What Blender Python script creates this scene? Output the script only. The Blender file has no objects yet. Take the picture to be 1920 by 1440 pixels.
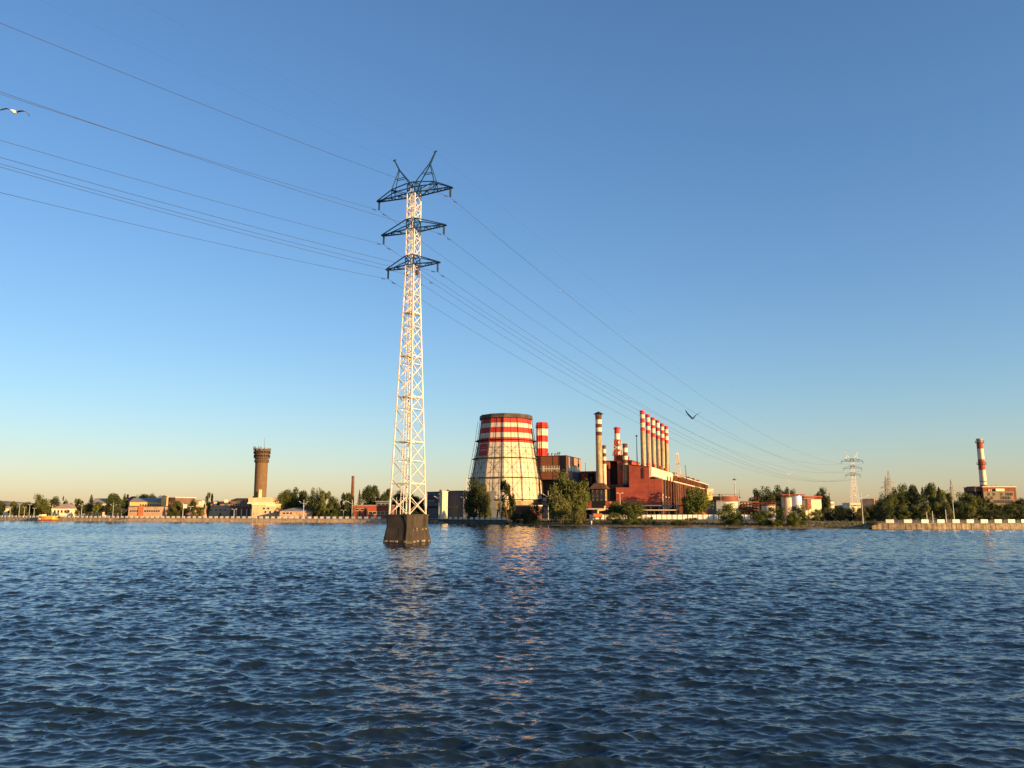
import bpy, math, random
import numpy as np
from mathutils import Vector, Matrix, Euler

# ------------------------------------------------------------------ camera
F_PX, CX, CY = 1507.0, 960.0, 720.0          # focal length / centre in photo pixels (1920 x 1440)
CAM_H = 5.3                                  # metres above the water
PITCH = math.atan2(958.0 - 720.0, F_PX)
CP, SP = math.cos(PITCH), math.sin(PITCH)
scene = bpy.context.scene
cam_data = bpy.data.cameras.new('camera')
cam_data.sensor_width = 36.0
cam_data.lens = 36.0 * F_PX / 1920.0
cam_data.clip_start = 0.5
cam_data.clip_end = 20000.0
cam = bpy.data.objects.new('camera', cam_data)
scene.collection.objects.link(cam)
cam.location = (0, 0, CAM_H)
cam.rotation_euler = (math.radians(90) + PITCH, 0, 0)
scene.camera = cam

# ------------------------------------------------------------------ sky, sun, exposure
SUN_ELEV = math.radians(8.0)
SUN_AZ = math.radians(127.0)                 # clockwise from +Y (the view direction): behind, to the right
world = bpy.data.worlds.new('World')
scene.world = world
world.use_nodes = True
wt = world.node_tree
for n in list(wt.nodes): wt.nodes.remove(n)
w_out = wt.nodes.new('ShaderNodeOutputWorld')
w_bg = wt.nodes.new('ShaderNodeBackground')
w_sky = wt.nodes.new('ShaderNodeTexSky')
w_sky.sky_type = 'NISHITA'
w_sky.sun_disc = False
w_sky.sun_elevation = SUN_ELEV
w_sky.sun_rotation = SUN_AZ
w_sky.altitude = 100.0
w_sky.air_density = 1.15
w_sky.dust_density = 0.4
w_sky.ozone_density = 3.2
w_bg.inputs['Strength'].default_value = 0.105
# air colour of this evening: clearer blue overhead, pale peach low down, a little brighter towards the right
w_tc = wt.nodes.new('ShaderNodeTexCoord')
w_sep = wt.nodes.new('ShaderNodeSeparateXYZ')
wt.links.new(w_tc.outputs['Generated'], w_sep.inputs['Vector'])
w_ramp = wt.nodes.new('ShaderNodeValToRGB')
w_ramp.color_ramp.elements[0].position = 0.0; w_ramp.color_ramp.elements[0].color = (0.88, 0.79, 0.94, 1)
w_ramp.color_ramp.elements[1].position = 0.42; w_ramp.color_ramp.elements[1].color = (0.76, 0.82, 0.94, 1)
w_e = w_ramp.color_ramp.elements.new(0.13); w_e.color = (0.82, 0.81, 0.90, 1)
wt.links.new(w_sep.outputs['Z'], w_ramp.inputs['Fac'])
w_side = wt.nodes.new('ShaderNodeMapRange')
w_side.inputs['From Min'].default_value = -0.6; w_side.inputs['From Max'].default_value = 0.6
w_side.inputs['To Min'].default_value = 1.10; w_side.inputs['To Max'].default_value = 1.34
wt.links.new(w_sep.outputs['X'], w_side.inputs['Value'])
w_gain = wt.nodes.new('ShaderNodeVectorMath'); w_gain.operation = 'SCALE'
wt.links.new(w_ramp.outputs['Color'], w_gain.inputs[0]); wt.links.new(w_side.outputs['Result'], w_gain.inputs['Scale'])
w_mul = wt.nodes.new('ShaderNodeVectorMath'); w_mul.operation = 'MULTIPLY'
wt.links.new(w_sky.outputs['Color'], w_mul.inputs[0]); wt.links.new(w_gain.outputs['Vector'], w_mul.inputs[1])
wt.links.new(w_mul.outputs['Vector'], w_bg.inputs['Color'])
wt.links.new(w_bg.outputs['Background'], w_out.inputs['Surface'])

sun_data = bpy.data.lights.new('sun', 'SUN')
sun_data.energy = 5.0
sun_data.color = (1.0, 0.61, 0.24)
sun_data.angle = math.radians(0.5)
sun = bpy.data.objects.new('sun', sun_data)
scene.collection.objects.link(sun)
SUN_DIR = Vector((math.sin(SUN_AZ) * math.cos(SUN_ELEV), math.cos(SUN_AZ) * math.cos(SUN_ELEV), math.sin(SUN_ELEV)))
sun.rotation_euler = SUN_DIR.to_track_quat('Z', 'Y').to_euler()
sun.location = SUN_DIR * 300

vs = scene.view_settings
vs.view_transform = 'Standard'
vs.look = 'None'
vs.gamma = 1.0
vs.use_curve_mapping = False
vs.exposure = 1.08

# ------------------------------------------------------------------ helpers
def at(px, py, d):
    """world point seen at photo pixel (px, py) at ground distance d along +Y"""
    u, v = (px - CX) / F_PX, (CY - py) / F_PX
    t = d / (CP - v * SP)
    return Vector((u * t, d, CAM_H + t * (SP + v * CP)))

def zz(py, d):
    return at(960, py, d).z

def xx(px, d, z=3.0):
    return (px - CX) / F_PX * (d * CP + (z - CAM_H) * SP)

def link(o, parent=None):
    scene.collection.objects.link(o)
    if parent is not None: o.parent = parent
    return o

def tag(o, label=None, cat=None, group=None, kind=None):
    if label: o['label'] = label
    if cat: o['category'] = cat
    if group: o['group'] = group
    if kind: o['kind'] = kind
    return o

def thing(name, label, cat, loc=(0, 0, 0), rz=0.0, group=None):
    o = bpy.data.objects.new(name, None)
    link(o)
    o.location = loc
    o.rotation_euler = (0, 0, rz)
    return tag(o, label, cat, group)

class MB:
    """collects shapes and links them as one mesh object"""
    def __init__(s): s.v, s.f, s.m = [], [], []
    def add(s, verts, faces, mi=0):
        b = len(s.v)
        s.v.extend([tuple(p) for p in verts])
        for f in faces:
            s.f.append(tuple(i + b for i in f)); s.m.append(mi)
        return s
    def box(s, x0, x1, y0, y1, z0, z1, mi=0):
        return s.add([(x0,y0,z0),(x1,y0,z0),(x1,y1,z0),(x0,y1,z0),(x0,y0,z1),(x1,y0,z1),(x1,y1,z1),(x0,y1,z1)],
                     [(3,2,1,0),(4,5,6,7),(0,1,5,4),(1,2,6,5),(2,3,7,6),(3,0,4,7)], mi)
    def bar(s, a, b, w, h=None, mi=0):
        a, b = Vector(a), Vector(b); h = h or w
        d = (b - a)
        if d.length < 1e-6: return s
        d.normalize()
        up = Vector((0,0,1)) if abs(d.z) < 0.95 else Vector((0,1,0))
        r = d.cross(up).normalized() * w * .5
        u = r.cross(d).normalized() * h * .5
        vs_ = [a-r-u, a+r-u, a+r+u, a-r+u, b-r-u, b+r-u, b+r+u, b-r+u]
        return s.add(vs_, [(3,2,1,0),(4,5,6,7),(0,1,5,4),(1,2,6,5),(2,3,7,6),(3,0,4,7)], mi)
    def tube(s, a, b, r0, r1=None, n=8, mi=0, cap=True):
        a, b = Vector(a), Vector(b); r1 = r0 if r1 is None else r1
        d = (b - a).normalized()
        up = Vector((0,0,1)) if abs(d.z) < 0.95 else Vector((1,0,0))
        r = d.cross(up).normalized(); u = r.cross(d)
        ring = lambda c, q: [c + (r*math.cos(2*math.pi*i/n) + u*math.sin(2*math.pi*i/n))*q for i in range(n)]
        vs_ = ring(a, r0) + ring(b, r1)
        fs = [(i, (i+1) % n, n+(i+1) % n, n+i) for i in range(n)]
        if cap: fs += [tuple(range(n-1,-1,-1)), tuple(range(n, 2*n))]
        return s.add(vs_, fs, mi)
    def lathe(s, prof, n=24, c=(0,0), phase=0.0, mi=0, cap_top=True, cap_bot=False):
        """prof: [(r, z)] or [(r, z, material index of the span that starts here)]"""
        vs_ = []
        for p in prof:
            for i in range(n):
                a = phase + 2*math.pi*i/n
                vs_.append((c[0] + p[0]*math.cos(a), c[1] + p[0]*math.sin(a), p[1]))
        b = len(s.v); s.v.extend(vs_)
        for k in range(len(prof)-1):
            m = prof[k][2] if len(prof[k]) > 2 else mi
            for i in range(n):
                j = (i+1) % n
                s.f.append((b+k*n+i, b+k*n+j, b+(k+1)*n+j, b+(k+1)*n+i)); s.m.append(m)
        if cap_top: s.f.append(tuple(b+(len(prof)-1)*n+i for i in range(n))); s.m.append(prof[-1][2] if len(prof[-1])>2 else mi)
        if cap_bot: s.f.append(tuple(b+n-1-i for i in range(n))); s.m.append(mi)
        return s
    def prism(s, poly, z0, z1, mi=0):
        n = len(poly)
        return s.add([(x,y,z0) for x,y in poly] + [(x,y,z1) for x,y in poly],
                     [tuple(range(n-1,-1,-1)), tuple(range(n,2*n))] + [(i,(i+1)%n,n+(i+1)%n,n+i) for i in range(n)], mi)
    def slab(s, poly_xz, y0, y1, mi=0):
        """polygon in the XZ plane given depth along y"""
        n = len(poly_xz)
        return s.add([(x,y0,z) for x,z in poly_xz] + [(x,y1,z) for x,z in poly_xz],
                     [tuple(range(n)), tuple(range(2*n-1,n-1,-1))] + [(i,n+i,n+(i+1)%n,(i+1)%n) for i in range(n)], mi)
    def build(s, name, mats, parent=None, smooth=False, loc=None):
        me = bpy.data.meshes.new(name)
        me.from_pydata(s.v, [], s.f)
        for m in (mats if isinstance(mats, (list, tuple)) else [mats]): me.materials.append(m)
        if any(s.m): me.polygons.foreach_set('material_index', s.m)
        if smooth: me.polygons.foreach_set('use_smooth', [True]*len(s.f))
        me.update()
        o = bpy.data.objects.new(name, me)
        link(o, parent)
        if loc is not None: o.location = loc
        return o

# ------------------------------------------------------------------ materials
def mat(name, col, rough=0.8, var=0.18, scale=0.6, col2=None, metal=0.0, streak=0.0, bump=0.0, spec=0.3, panel=None):
    """paint / stone / metal with two octaves of uneven tone and, if asked, vertical rain streaks"""
    m = bpy.data.materials.new(name); m.use_nodes = True
    nt = m.node_tree; nd, lk = nt.nodes, nt.links
    p = nd['Principled BSDF']
    p.inputs['Roughness'].default_value = rough
    p.inputs['Metallic'].default_value = metal
    p.inputs['Specular IOR Level'].default_value = spec
    tc = nd.new('ShaderNodeTexCoord')
    oi = nd.new('ShaderNodeObjectInfo')            # every object wears its own patch of the pattern
    ov = nd.new('ShaderNodeVectorMath'); ov.operation = 'SCALE'; ov.inputs[0].default_value = (61.0, 43.0, 0.0)
    lk.new(oi.outputs['Random'], ov.inputs['Scale'])
    off = nd.new('ShaderNodeVectorMath'); off.operation = 'ADD'
    lk.new(tc.outputs['Object'], off.inputs[0]); lk.new(ov.outputs['Vector'], off.inputs[1])
    no = nd.new('ShaderNodeTexNoise'); no.inputs['Scale'].default_value = scale
    no.inputs['Detail'].default_value = 5; no.inputs['Roughness'].default_value = .65
    lk.new(off.outputs['Vector'], no.inputs['Vector'])
    ra = nd.new('ShaderNodeValToRGB')
    c2 = col2 or tuple(c*(1-var*2) for c in col)
    ra.color_ramp.elements[0].position = .3; ra.color_ramp.elements[1].position = .68
    ra.color_ramp.elements[0].color = (*c2, 1); ra.color_ramp.elements[1].color = (*[min(1, c*(1+var*.5)) for c in col], 1)
    lk.new(no.outputs['Fac'], ra.inputs['Fac'])
    out = ra.outputs['Color']
    if streak:
        mp = nd.new('ShaderNodeMapping'); mp.inputs['Scale'].default_value = (1.6, 1.6, .09)
        n2 = nd.new('ShaderNodeTexNoise'); n2.inputs['Scale'].default_value = 1.0; n2.inputs['Detail'].default_value = 4
        lk.new(off.outputs['Vector'], mp.inputs['Vector']); lk.new(mp.outputs['Vector'], n2.inputs['Vector'])
        r2 = nd.new('ShaderNodeMapRange'); r2.inputs['From Min'].default_value = .42; r2.inputs['From Max'].default_value = .7
        r2.inputs['To Min'].default_value = 1.0; r2.inputs['To Max'].default_value = 1-streak
        lk.new(n2.outputs['Fac'], r2.inputs['Value'])
        mx = nd.new('ShaderNodeMix'); mx.data_type = 'RGBA'; mx.blend_type = 'MULTIPLY'; mx.inputs['Factor'].default_value = 1
        lk.new(out, mx.inputs['A']); lk.new(r2.outputs['Result'], mx.inputs['B'])
        out = mx.outputs['Result']
    if panel:                                   # sheet joints: width, height, how much darker the joint is, tone change from sheet to sheet
        sx = nd.new('ShaderNodeSeparateXYZ'); lk.new(tc.outputs['Object'], sx.inputs['Vector'])
        ad = nd.new('ShaderNodeMath'); lk.new(sx.outputs['X'], ad.inputs[0]); lk.new(sx.outputs['Y'], ad.inputs[1])
        cb = nd.new('ShaderNodeCombineXYZ'); lk.new(ad.outputs['Value'], cb.inputs['X']); lk.new(sx.outputs['Z'], cb.inputs['Y'])
        br = nd.new('ShaderNodeTexBrick'); br.offset = 0.0; br.inputs['Scale'].default_value = 1.0
        br.inputs['Brick Width'].default_value = panel[0]; br.inputs['Row Height'].default_value = panel[1]; br.inputs['Mortar Size'].default_value = .05
        br.inputs['Color1'].default_value = (1, 1, 1, 1); br.inputs['Color2'].default_value = (*[1-panel[3]]*3, 1); br.inputs['Mortar'].default_value = (*[1-panel[2]]*3, 1)
        lk.new(cb.outputs['Vector'], br.inputs['Vector'])
        mx = nd.new('ShaderNodeMix'); mx.data_type = 'RGBA'; mx.blend_type = 'MULTIPLY'; mx.inputs['Factor'].default_value = 1
        lk.new(out, mx.inputs['A']); lk.new(br.outputs['Color'], mx.inputs['B'])
        out = mx.outputs['Result']
    lk.new(out, p.inputs['Base Color'])
    if bump:
        b = nd.new('ShaderNodeBump'); b.inputs['Strength'].default_value = bump; b.inputs['Distance'].default_value = .1
        lk.new(no.outputs['Fac'], b.inputs['Height']); lk.new(b.outputs['Normal'], p.inputs['Normal'])
    return m
# ------------------------------------------------------------------ water
def water_material():
    m = bpy.data.materials.new('river_water'); m.use_nodes = True
    nt = m.node_tree; nd, lk = nt.nodes, nt.links
    p = nd['Principled BSDF']
    p.inputs['Base Color'].default_value = (0.010, 0.021, 0.031, 1)
    p.inputs['Roughness'].default_value = 0.06
    p.inputs['IOR'].default_value = 1.33
    p.inputs['Specular IOR Level'].default_value = 0.5
    tc = nd.new('ShaderNodeTexCoord')
    geo = nd.new('ShaderNodeNewGeometry')
    acc = geo.outputs['Normal']
    for sc, st in (((1.4, 3.8, 1), .10), ((4.0, 9.0, 1), .14), ((11.0, 22.0, 1), .12)):
        mp = nd.new('ShaderNodeMapping'); mp.inputs['Scale'].default_value = sc
        no = nd.new('ShaderNodeTexNoise'); no.inputs['Scale'].default_value = 1.0
        no.inputs['Detail'].default_value = 3; no.inputs['Roughness'].default_value = .6
        lk.new(tc.outputs['Object'], mp.inputs['Vector']); lk.new(mp.outputs['Vector'], no.inputs['Vector'])
        su = nd.new('ShaderNodeVectorMath'); su.operation = 'SUBTRACT'; su.inputs[1].default_value = (.5, .5, .5)
        lk.new(no.outputs['Color'], su.inputs[0])
        mu = nd.new('ShaderNodeVectorMath'); mu.operation = 'MULTIPLY'; mu.inputs[1].default_value = (st*.6, st*2.0, 0)
        lk.new(su.outputs['Vector'], mu.inputs[0])
        ad = nd.new('ShaderNodeVectorMath'); ad.operation = 'ADD'
        lk.new(acc, ad.inputs[0]); lk.new(mu.outputs['Vector'], ad.inputs[1])
        acc = ad.outputs['Vector']
    nn = nd.new('ShaderNodeVectorMath'); nn.operation = 'NORMALIZE'
    lk.new(acc, nn.inputs[0]); lk.new(nn.outputs['Vector'], p.inputs['Normal'])
    return m

def build_water():
    rng = np.random.default_rng(11)
    rs = [2.0]
    while rs[-1] < 600:
        rs.append(rs[-1] + min(max(0.0027*rs[-1], .05), .37))
    R = np.array(rs); A = np.radians(np.concatenate([np.linspace(-84, -41, 130, endpoint=False), np.linspace(-41, 41, 1040), np.linspace(41, 84, 131)[1:]]))
    rr, aa = np.meshgrid(R, A, indexing='ij')
    X = rr*np.sin(aa); Y = rr*np.cos(aa)
    step = np.maximum(np.gradient(R)[:, None], rr*np.gradient(A)[None, :])
    N = 140
    lam = np.exp(rng.uniform(math.log(.19), math.log(2.5), N)); lam[:4] = (4.4, 3.6, 3.1, 2.7)
    th = math.radians(-97) + rng.normal(0, .50, N); th[::6] += rng.normal(0, .7, len(th[::6]))
    dx, dy, dz = np.zeros_like(X), np.zeros_like(X), np.zeros_like(X)
    # patches of stronger and weaker wind
    gust = 1 + .20*np.sin(X*.021+Y*.013+1.)*np.sin(Y*.027-X*.009) + .16*np.sin(X*.07+Y*.04)*np.sin(Y*.09+2) + .16*np.sin(X*.31+Y*.17+4)*np.sin(Y*.43-X*.12)
    for L, t in zip(lam, th):
        k = 2*math.pi/L
        s = .0308 * (1.0 if L < 1.1 else (1.1/L)**.95) * rng.uniform(.5, 1.4)      # slope of this train
        a = s/k * np.clip((L/step - 1.0)/1.3, 0, 1)
        ph = k*(X*math.cos(t) + Y*math.sin(t)) + rng.uniform(0, 6.283)
        c, sn = np.cos(ph), np.sin(ph)
        dz += a*c; q = 1.3*a
        dx -= q*sn*math.cos(t); dy -= q*sn*math.sin(t)
    X = X + dx*gust; Y = Y + dy*gust; Z = dz*gust
    co = np.stack([X, Y, Z], -1).reshape(-1, 3).astype(np.float32)
    nr, nc = rr.shape
    i = np.arange(nr*nc).reshape(nr, nc)
    q = np.stack([i[:-1, :-1], i[:-1, 1:], i[1:, 1:], i[1:, :-1]], -1).reshape(-1, 4)[:, ::-1]
    # the calm sheet that carries on beyond the modelled waves
    ex = np.array([(-4000, -4000, -.35), (4000, -4000, -.35), (4000, 3000, -.35), (-4000, 3000, -.35)], np.float32)
    base = len(co); co = np.concatenate([co, ex]); q = np.concatenate([q, [[base, base+1, base+2, base+3]]]).astype(np.int32)
    me = bpy.data.meshes.new('water')
    me.vertices.add(len(co)); me.vertices.foreach_set('co', co.ravel())
    me.loops.add(q.size); me.loops.foreach_set('vertex_index', q.ravel())
    me.polygons.add(len(q)); me.polygons.foreach_set('loop_start', np.arange(0, q.size, 4, dtype=np.int32))
    me.polygons.foreach_set('loop_total', np.full(len(q), 4, np.int32))
    me.polygons.foreach_set('use_smooth', np.ones(len(q), bool))
    me.update(calc_edges=True)
    me.materials.append(water_material())
    o = bpy.data.objects.new('water', me); link(o)
    tag(o, 'wide blue river ruffled by small wind waves', 'water', kind='structure')
build_water()
# ------------------------------------------------------------------ shore and ground
SHORE = [(-420, 640), (-200, 540), (-60, 482), (0, 460), (60, 446), (120, 434), (240, 414), (480, 387), (720, 365), (792, 360),
         (950, 323), (1010, 302), (1100, 286), (1240, 267), (1400, 252), (1560, 243), (1640, 240), (1720, 238), (1920, 242), (2150, 252), (2700, 285)]
GZ = 1.75                                     # embankment level above the water
def shore_d(px):
    return float(np.interp(px, [p for p, _ in SHORE], [d for _, d in SHORE]))
def bankness(px):
    """1 where the shore is a bare earth bank, 0 where it is walled"""
    return float(np.interp(px, [944, 962, 1624, 1640], [0, 1, 1, 0]))
def ground_z(px, d):
    s = d - shore_d(px)
    b = bankness(px)
    zb = float(np.interp(s, [-2, 0, 5, 14, 34], [-.8, -.05, .55, 1.05, GZ]))
    return b*zb + (1-b)*GZ

M_GROUND = mat('ground_earth', (.26, .165, .085), .95, .3, .12, col2=(.10, .085, .035), bump=.3)
M_CONC = mat('weathered_concrete', (.36, .28, .19), .9, .3, .7, streak=.6)
M_CONC_SUN = mat('sunlit_concrete_tone', (.62, .45, .29), .9, .22, .5, streak=.4)  # sunlit copy of the concrete: the warm sunlight is put into the colour
M_CONC_SHADE = mat('shaded_concrete_tone', (.13, .11, .09), .9, .25, .5, streak=.4)  # shaded copy of the concrete: the unlit wall's shade is in the colour
M_WHITE_SLAB = mat('white_painted_slab', (.80, .76, .66), .7, .10, 1.2, streak=.15)
M_RAIL = mat('rail_grey', (.22, .20, .17), .6, .1)

def build_ground():
    cols = list(np.arange(-420, 2701, 6.0))
    rnd = random.Random(5)
    rows = []
    for px in cols:
        d0 = shore_d(px); b = bankness(px)
        jit = rnd.uniform(-1.0, 1.0)*b
        line = []
        for s, z in ((-2.5, -.8), (0 + jit, 0.0), (2.2, .3), (5, .55), (9, .85), (14, 1.05), (22, 1.4), (34, GZ), (70, GZ), (160, GZ), (420, GZ), (1500, GZ), (7000, GZ)):
            d = d0 + (s if b > 0 else max(s, .05 + .001*max(0, s+3)))
            zz_ = b*(z + rnd.uniform(-.12, .12)*(s > 1 and s < 40)) + (1-b)*GZ
            line.append((xx(px, d, zz_), d, zz_))
        rows.append(line)
    n = len(rows[0]); mb = MB()
    mb.v = [p for l in rows for p in l]
    for i in range(len(rows)-1):
        for j in range(n-1):
            mb.f.append((i*n+j, (i+1)*n+j, (i+1)*n+j+1, i*n+j+1)); mb.m.append(0)
    o = mb.build('ground', M_GROUND, smooth=True)
    tag(o, 'flat river bank ground of brown earth and worn grass', 'ground', kind='structure')
build_ground()

def path(px0, px1, off=0.0, step=.5):
    """points along the shore line every `step` metres, moved `off` metres inland"""
    ps = []
    for px in np.arange(px0, px1 + .01, 1.0):
        d = shore_d(px) + off
        ps.append(Vector((xx(px, d, 1.0), d, 0)))
    out, acc = [ps[0]], 0.0
    for a, b in zip(ps, ps[1:]):
        L = (b-a).length; t = step - acc
        while t <= L:
            out.append(a + (b-a)*(t/L)); t += step
        acc = L - (t - step)
    return out

def embankment(px0, px1, label, m, slab=1.6, seed=1):
    """river wall of upright concrete slabs under a coping"""
    r = random.Random(seed)
    t = thing('embankment_wall', label, 'embankment wall')
    pts = path(px0, px1, 0, slab)
    w, c = MB(), MB()
    for a, b in zip(pts, pts[1:]):
        d = (b-a).normalized(); nrm = Vector((-d.y, d.x, 0))
        j = r.uniform(-.04, .04); g = .05
        a2, b2 = a + d*g, b - d*g
        lo, hi = -.9, GZ - .16 + r.uniform(-.03, 0)
        w.add([a2+nrm*(-.25+j)+Vector((0,0,lo)), b2+nrm*(-.25+j+r.uniform(-.02,.02))+Vector((0,0,lo)), b2+nrm*.4+Vector((0,0,lo)), a2+nrm*.4+Vector((0,0,lo)),
               a2+nrm*(-.12+j)+Vector((0,0,hi)), b2+nrm*(-.12+j)+Vector((0,0,hi)), b2+nrm*.4+Vector((0,0,hi)), a2+nrm*.4+Vector((0,0,hi))],
              [(3,2,1,0),(4,5,6,7),(0,1,5,4),(1,2,6,5),(2,3,7,6),(3,0,4,7)])
        c.add([a+nrm*(-.22)+Vector((0,0,GZ-.14)), b+nrm*(-.22)+Vector((0,0,GZ-.14)), b+nrm*.45+Vector((0,0,GZ-.14)), a+nrm*.45+Vector((0,0,GZ-.14)),
               a+nrm*(-.22)+Vector((0,0,GZ+.03)), b+nrm*(-.22)+Vector((0,0,GZ+.03)), b+nrm*.45+Vector((0,0,GZ+.03)), a+nrm*.45+Vector((0,0,GZ+.03))],
              [(3,2,1,0),(4,5,6,7),(0,1,5,4),(2,3,7,6)])
    w.build('wall', m, t); c.build('coping', m, t)
    return t

def parapet(px0, px1, label, pitch=3.3, width=1.75, height=.95, spots=None):
    """row of white slabs with posts and two thin rails between them, on top of the wall"""
    t = thing('embankment_railing', label, 'railing')
    if spots is None:
        pts = path(px0, px1, .12, pitch)
    else:
        pts = [Vector((xx(p, shore_d(p)+.12, 2), shore_d(p)+.12, 0)) for p in spots]
    for i, p in enumerate(pts):
        q = pts[i+1] if i+1 < len(pts) else p + (p - pts[i-1])
        d = (q-p).normalized(); nrm = Vector((-d.y, d.x, 0)); L = (q-p).length
        z0 = GZ + .06; z1 = z0 + height
        a, b = p, p + d*width
        s = MB(); k = .07
        s.add([a-nrm*k+Vector((0,0,z0)), b-nrm*k+Vector((0,0,z0)), b+nrm*k+Vector((0,0,z0)), a+nrm*k+Vector((0,0,z0)),
               a-nrm*k+Vector((0,0,z1)), b-nrm*k+Vector((0,0,z1)), b+nrm*k+Vector((0,0,z1)), a+nrm*k+Vector((0,0,z1))],
              [(3,2,1,0),(4,5,6,7),(0,1,5,4),(1,2,6,5),(2,3,7,6),(3,0,4,7)])
        s.build('panel', M_WHITE_SLAB, t)
        rail = MB()
        for e in (b - d*.1, b + d*(L-width)*.5, q + d*.1):
            rail.bar(e+nrm*.12+Vector((0,0,GZ)), e+nrm*.12+Vector((0,0,GZ+.9)), .07)
        for h in (.35, .62, .88):
            rail.bar(b-d*.1+nrm*.12+Vector((0,0,GZ+h)), q+d*.1+nrm*.12+Vector((0,0,GZ+h)), .05)
        rail.build('rail', M_RAIL, t)
    return t

embankment(-60, 792, 'long sunlit concrete river wall running from the barge to behind the pier', M_CONC_SUN, seed=2)
embankment(792, 952, 'shaded dark concrete river wall in front of the cooling tower', M_CONC_SHADE, seed=3)
embankment(1634, 1990, 'short sunlit slab river wall below the pine and birch grove', M_CONC, 1.55, seed=4)
parapet(-30, 330, 'railing of many white slabs along the wall below the cream house and pink building')
parapet(331, 715, 'railing of white slabs along the wall below the water tower and brick chimney')
parapet(842, 946, 'railing of grey-looking slabs on the shaded wall before the cooling tower')
parapet(0, 0, 'railing of large bright white slabs on the wall before the grove', width=2.25, height=1.02,
        spots=[1661, 1695, 1727.5, 1757.5, 1786, 1812.5, 1839, 1865, 1890, 1915, 1940])

# landing step where the shaded wall begins
st = thing('mooring_step', 'low sunlit concrete landing step at the water beside the pier', 'landing', (xx(826, 352, 1), 352, 0), math.radians(-8))
MB().box(-2.6, 2.6, -1.6, 2, -.8, .75).build('platform', M_CONC, st)
MB().box(-5.6, -2.6, -1.0, 2, -.8, .5).build('lower_step', M_CONC_SHADE, st)
mb = MB(); mb.slab([(-4.8, .4), (3.2, .8), (3.2, 1.5), (-4.8, 1.2)], .8, 1.6); mb.build('side_wall', M_CONC, st)

# far low hills beyond the left bank
M_HILL = mat('far_hill_green', (.16, .15, .13), 1, .2, .004)
def hill(name, px0, px1, ytop, d, seed):
    r = random.Random(seed); mb = MB(); n = 26
    xs = [xx(px0, d) + (xx(px1, d)-xx(px0, d))*i/n for i in range(n+1)]
    hz = []
    for i in range(n+1):
        t = i/n; hz.append(1 + (zz(ytop, d)-1)*max(0, math.sin(math.pi*t))**.7*(.85+.15*r.random()))
    rows = []
    for k, f in ((-600, 0), (-300, .55), (0, 1), (400, .6), (800, 0)):
        rows.append([(x, d+k, 1 + (h-1)*f) for x, h in zip(xs, hz)])
    mb.v = [p for l in rows for p in l]
    for a in range(4):
        for i in range(n):
            mb.f.append((a*(n+1)+i, a*(n+1)+i+1, (a+1)*(n+1)+i+1, (a+1)*(n+1)+i)); mb.m.append(0)
    tag(mb.build(name, M_HILL, smooth=True), 'low hazy hill on the horizon behind the bank', 'hill', kind='structure')
hill('hill', -60, 60, 938, 2600, 1)
hill('hill', 30, 420, 946, 3400, 2)
hill('hill', 1540, 1700, 944, 3400, 3)
# ------------------------------------------------------------------ pier, pylons, wires
M_PIER = mat('tarred_concrete', (.062, .047, .034), .85, .3, .35, col2=(.03, .026, .021), streak=.5, bump=.4)
M_PIER_LIP = mat('chipped_concrete_edge', (.36, .27, .19), .9, .4, 1.5, col2=(.06, .045, .035))
M_PYW = mat('white_pylon_paint', (.84, .81, .70), .5, .06, .7, col2=(.66, .57, .44))
M_PYF = mat('blue_grey_pylon_paint', (.09, .15, .20), .6, .1, .9)  # paler blue-grey for the distant pylon's arms
M_PYB = mat('blue_pylon_paint', (.012, .05, .115), .5, .15, .9)
M_STEEL = mat('grey_galvanised_steel', (.20, .195, .18), .55, .15, 1)
M_GLASS_INS = mat('insulator_glass', (.10, .115, .10), .25, .1, 3, spec=.5)
M_WIRE = mat('aluminium_cable', (.045, .05, .06), .6, .1, 1)
M_RUST = mat('rusty_bracket', (.10, .055, .026), .9, .3, 2)

PY_D = 138.0
PY_X = xx(764.5, PY_D, 5)
PY_RZ = math.radians(-25)
PIER_TOP = 4.75

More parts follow.
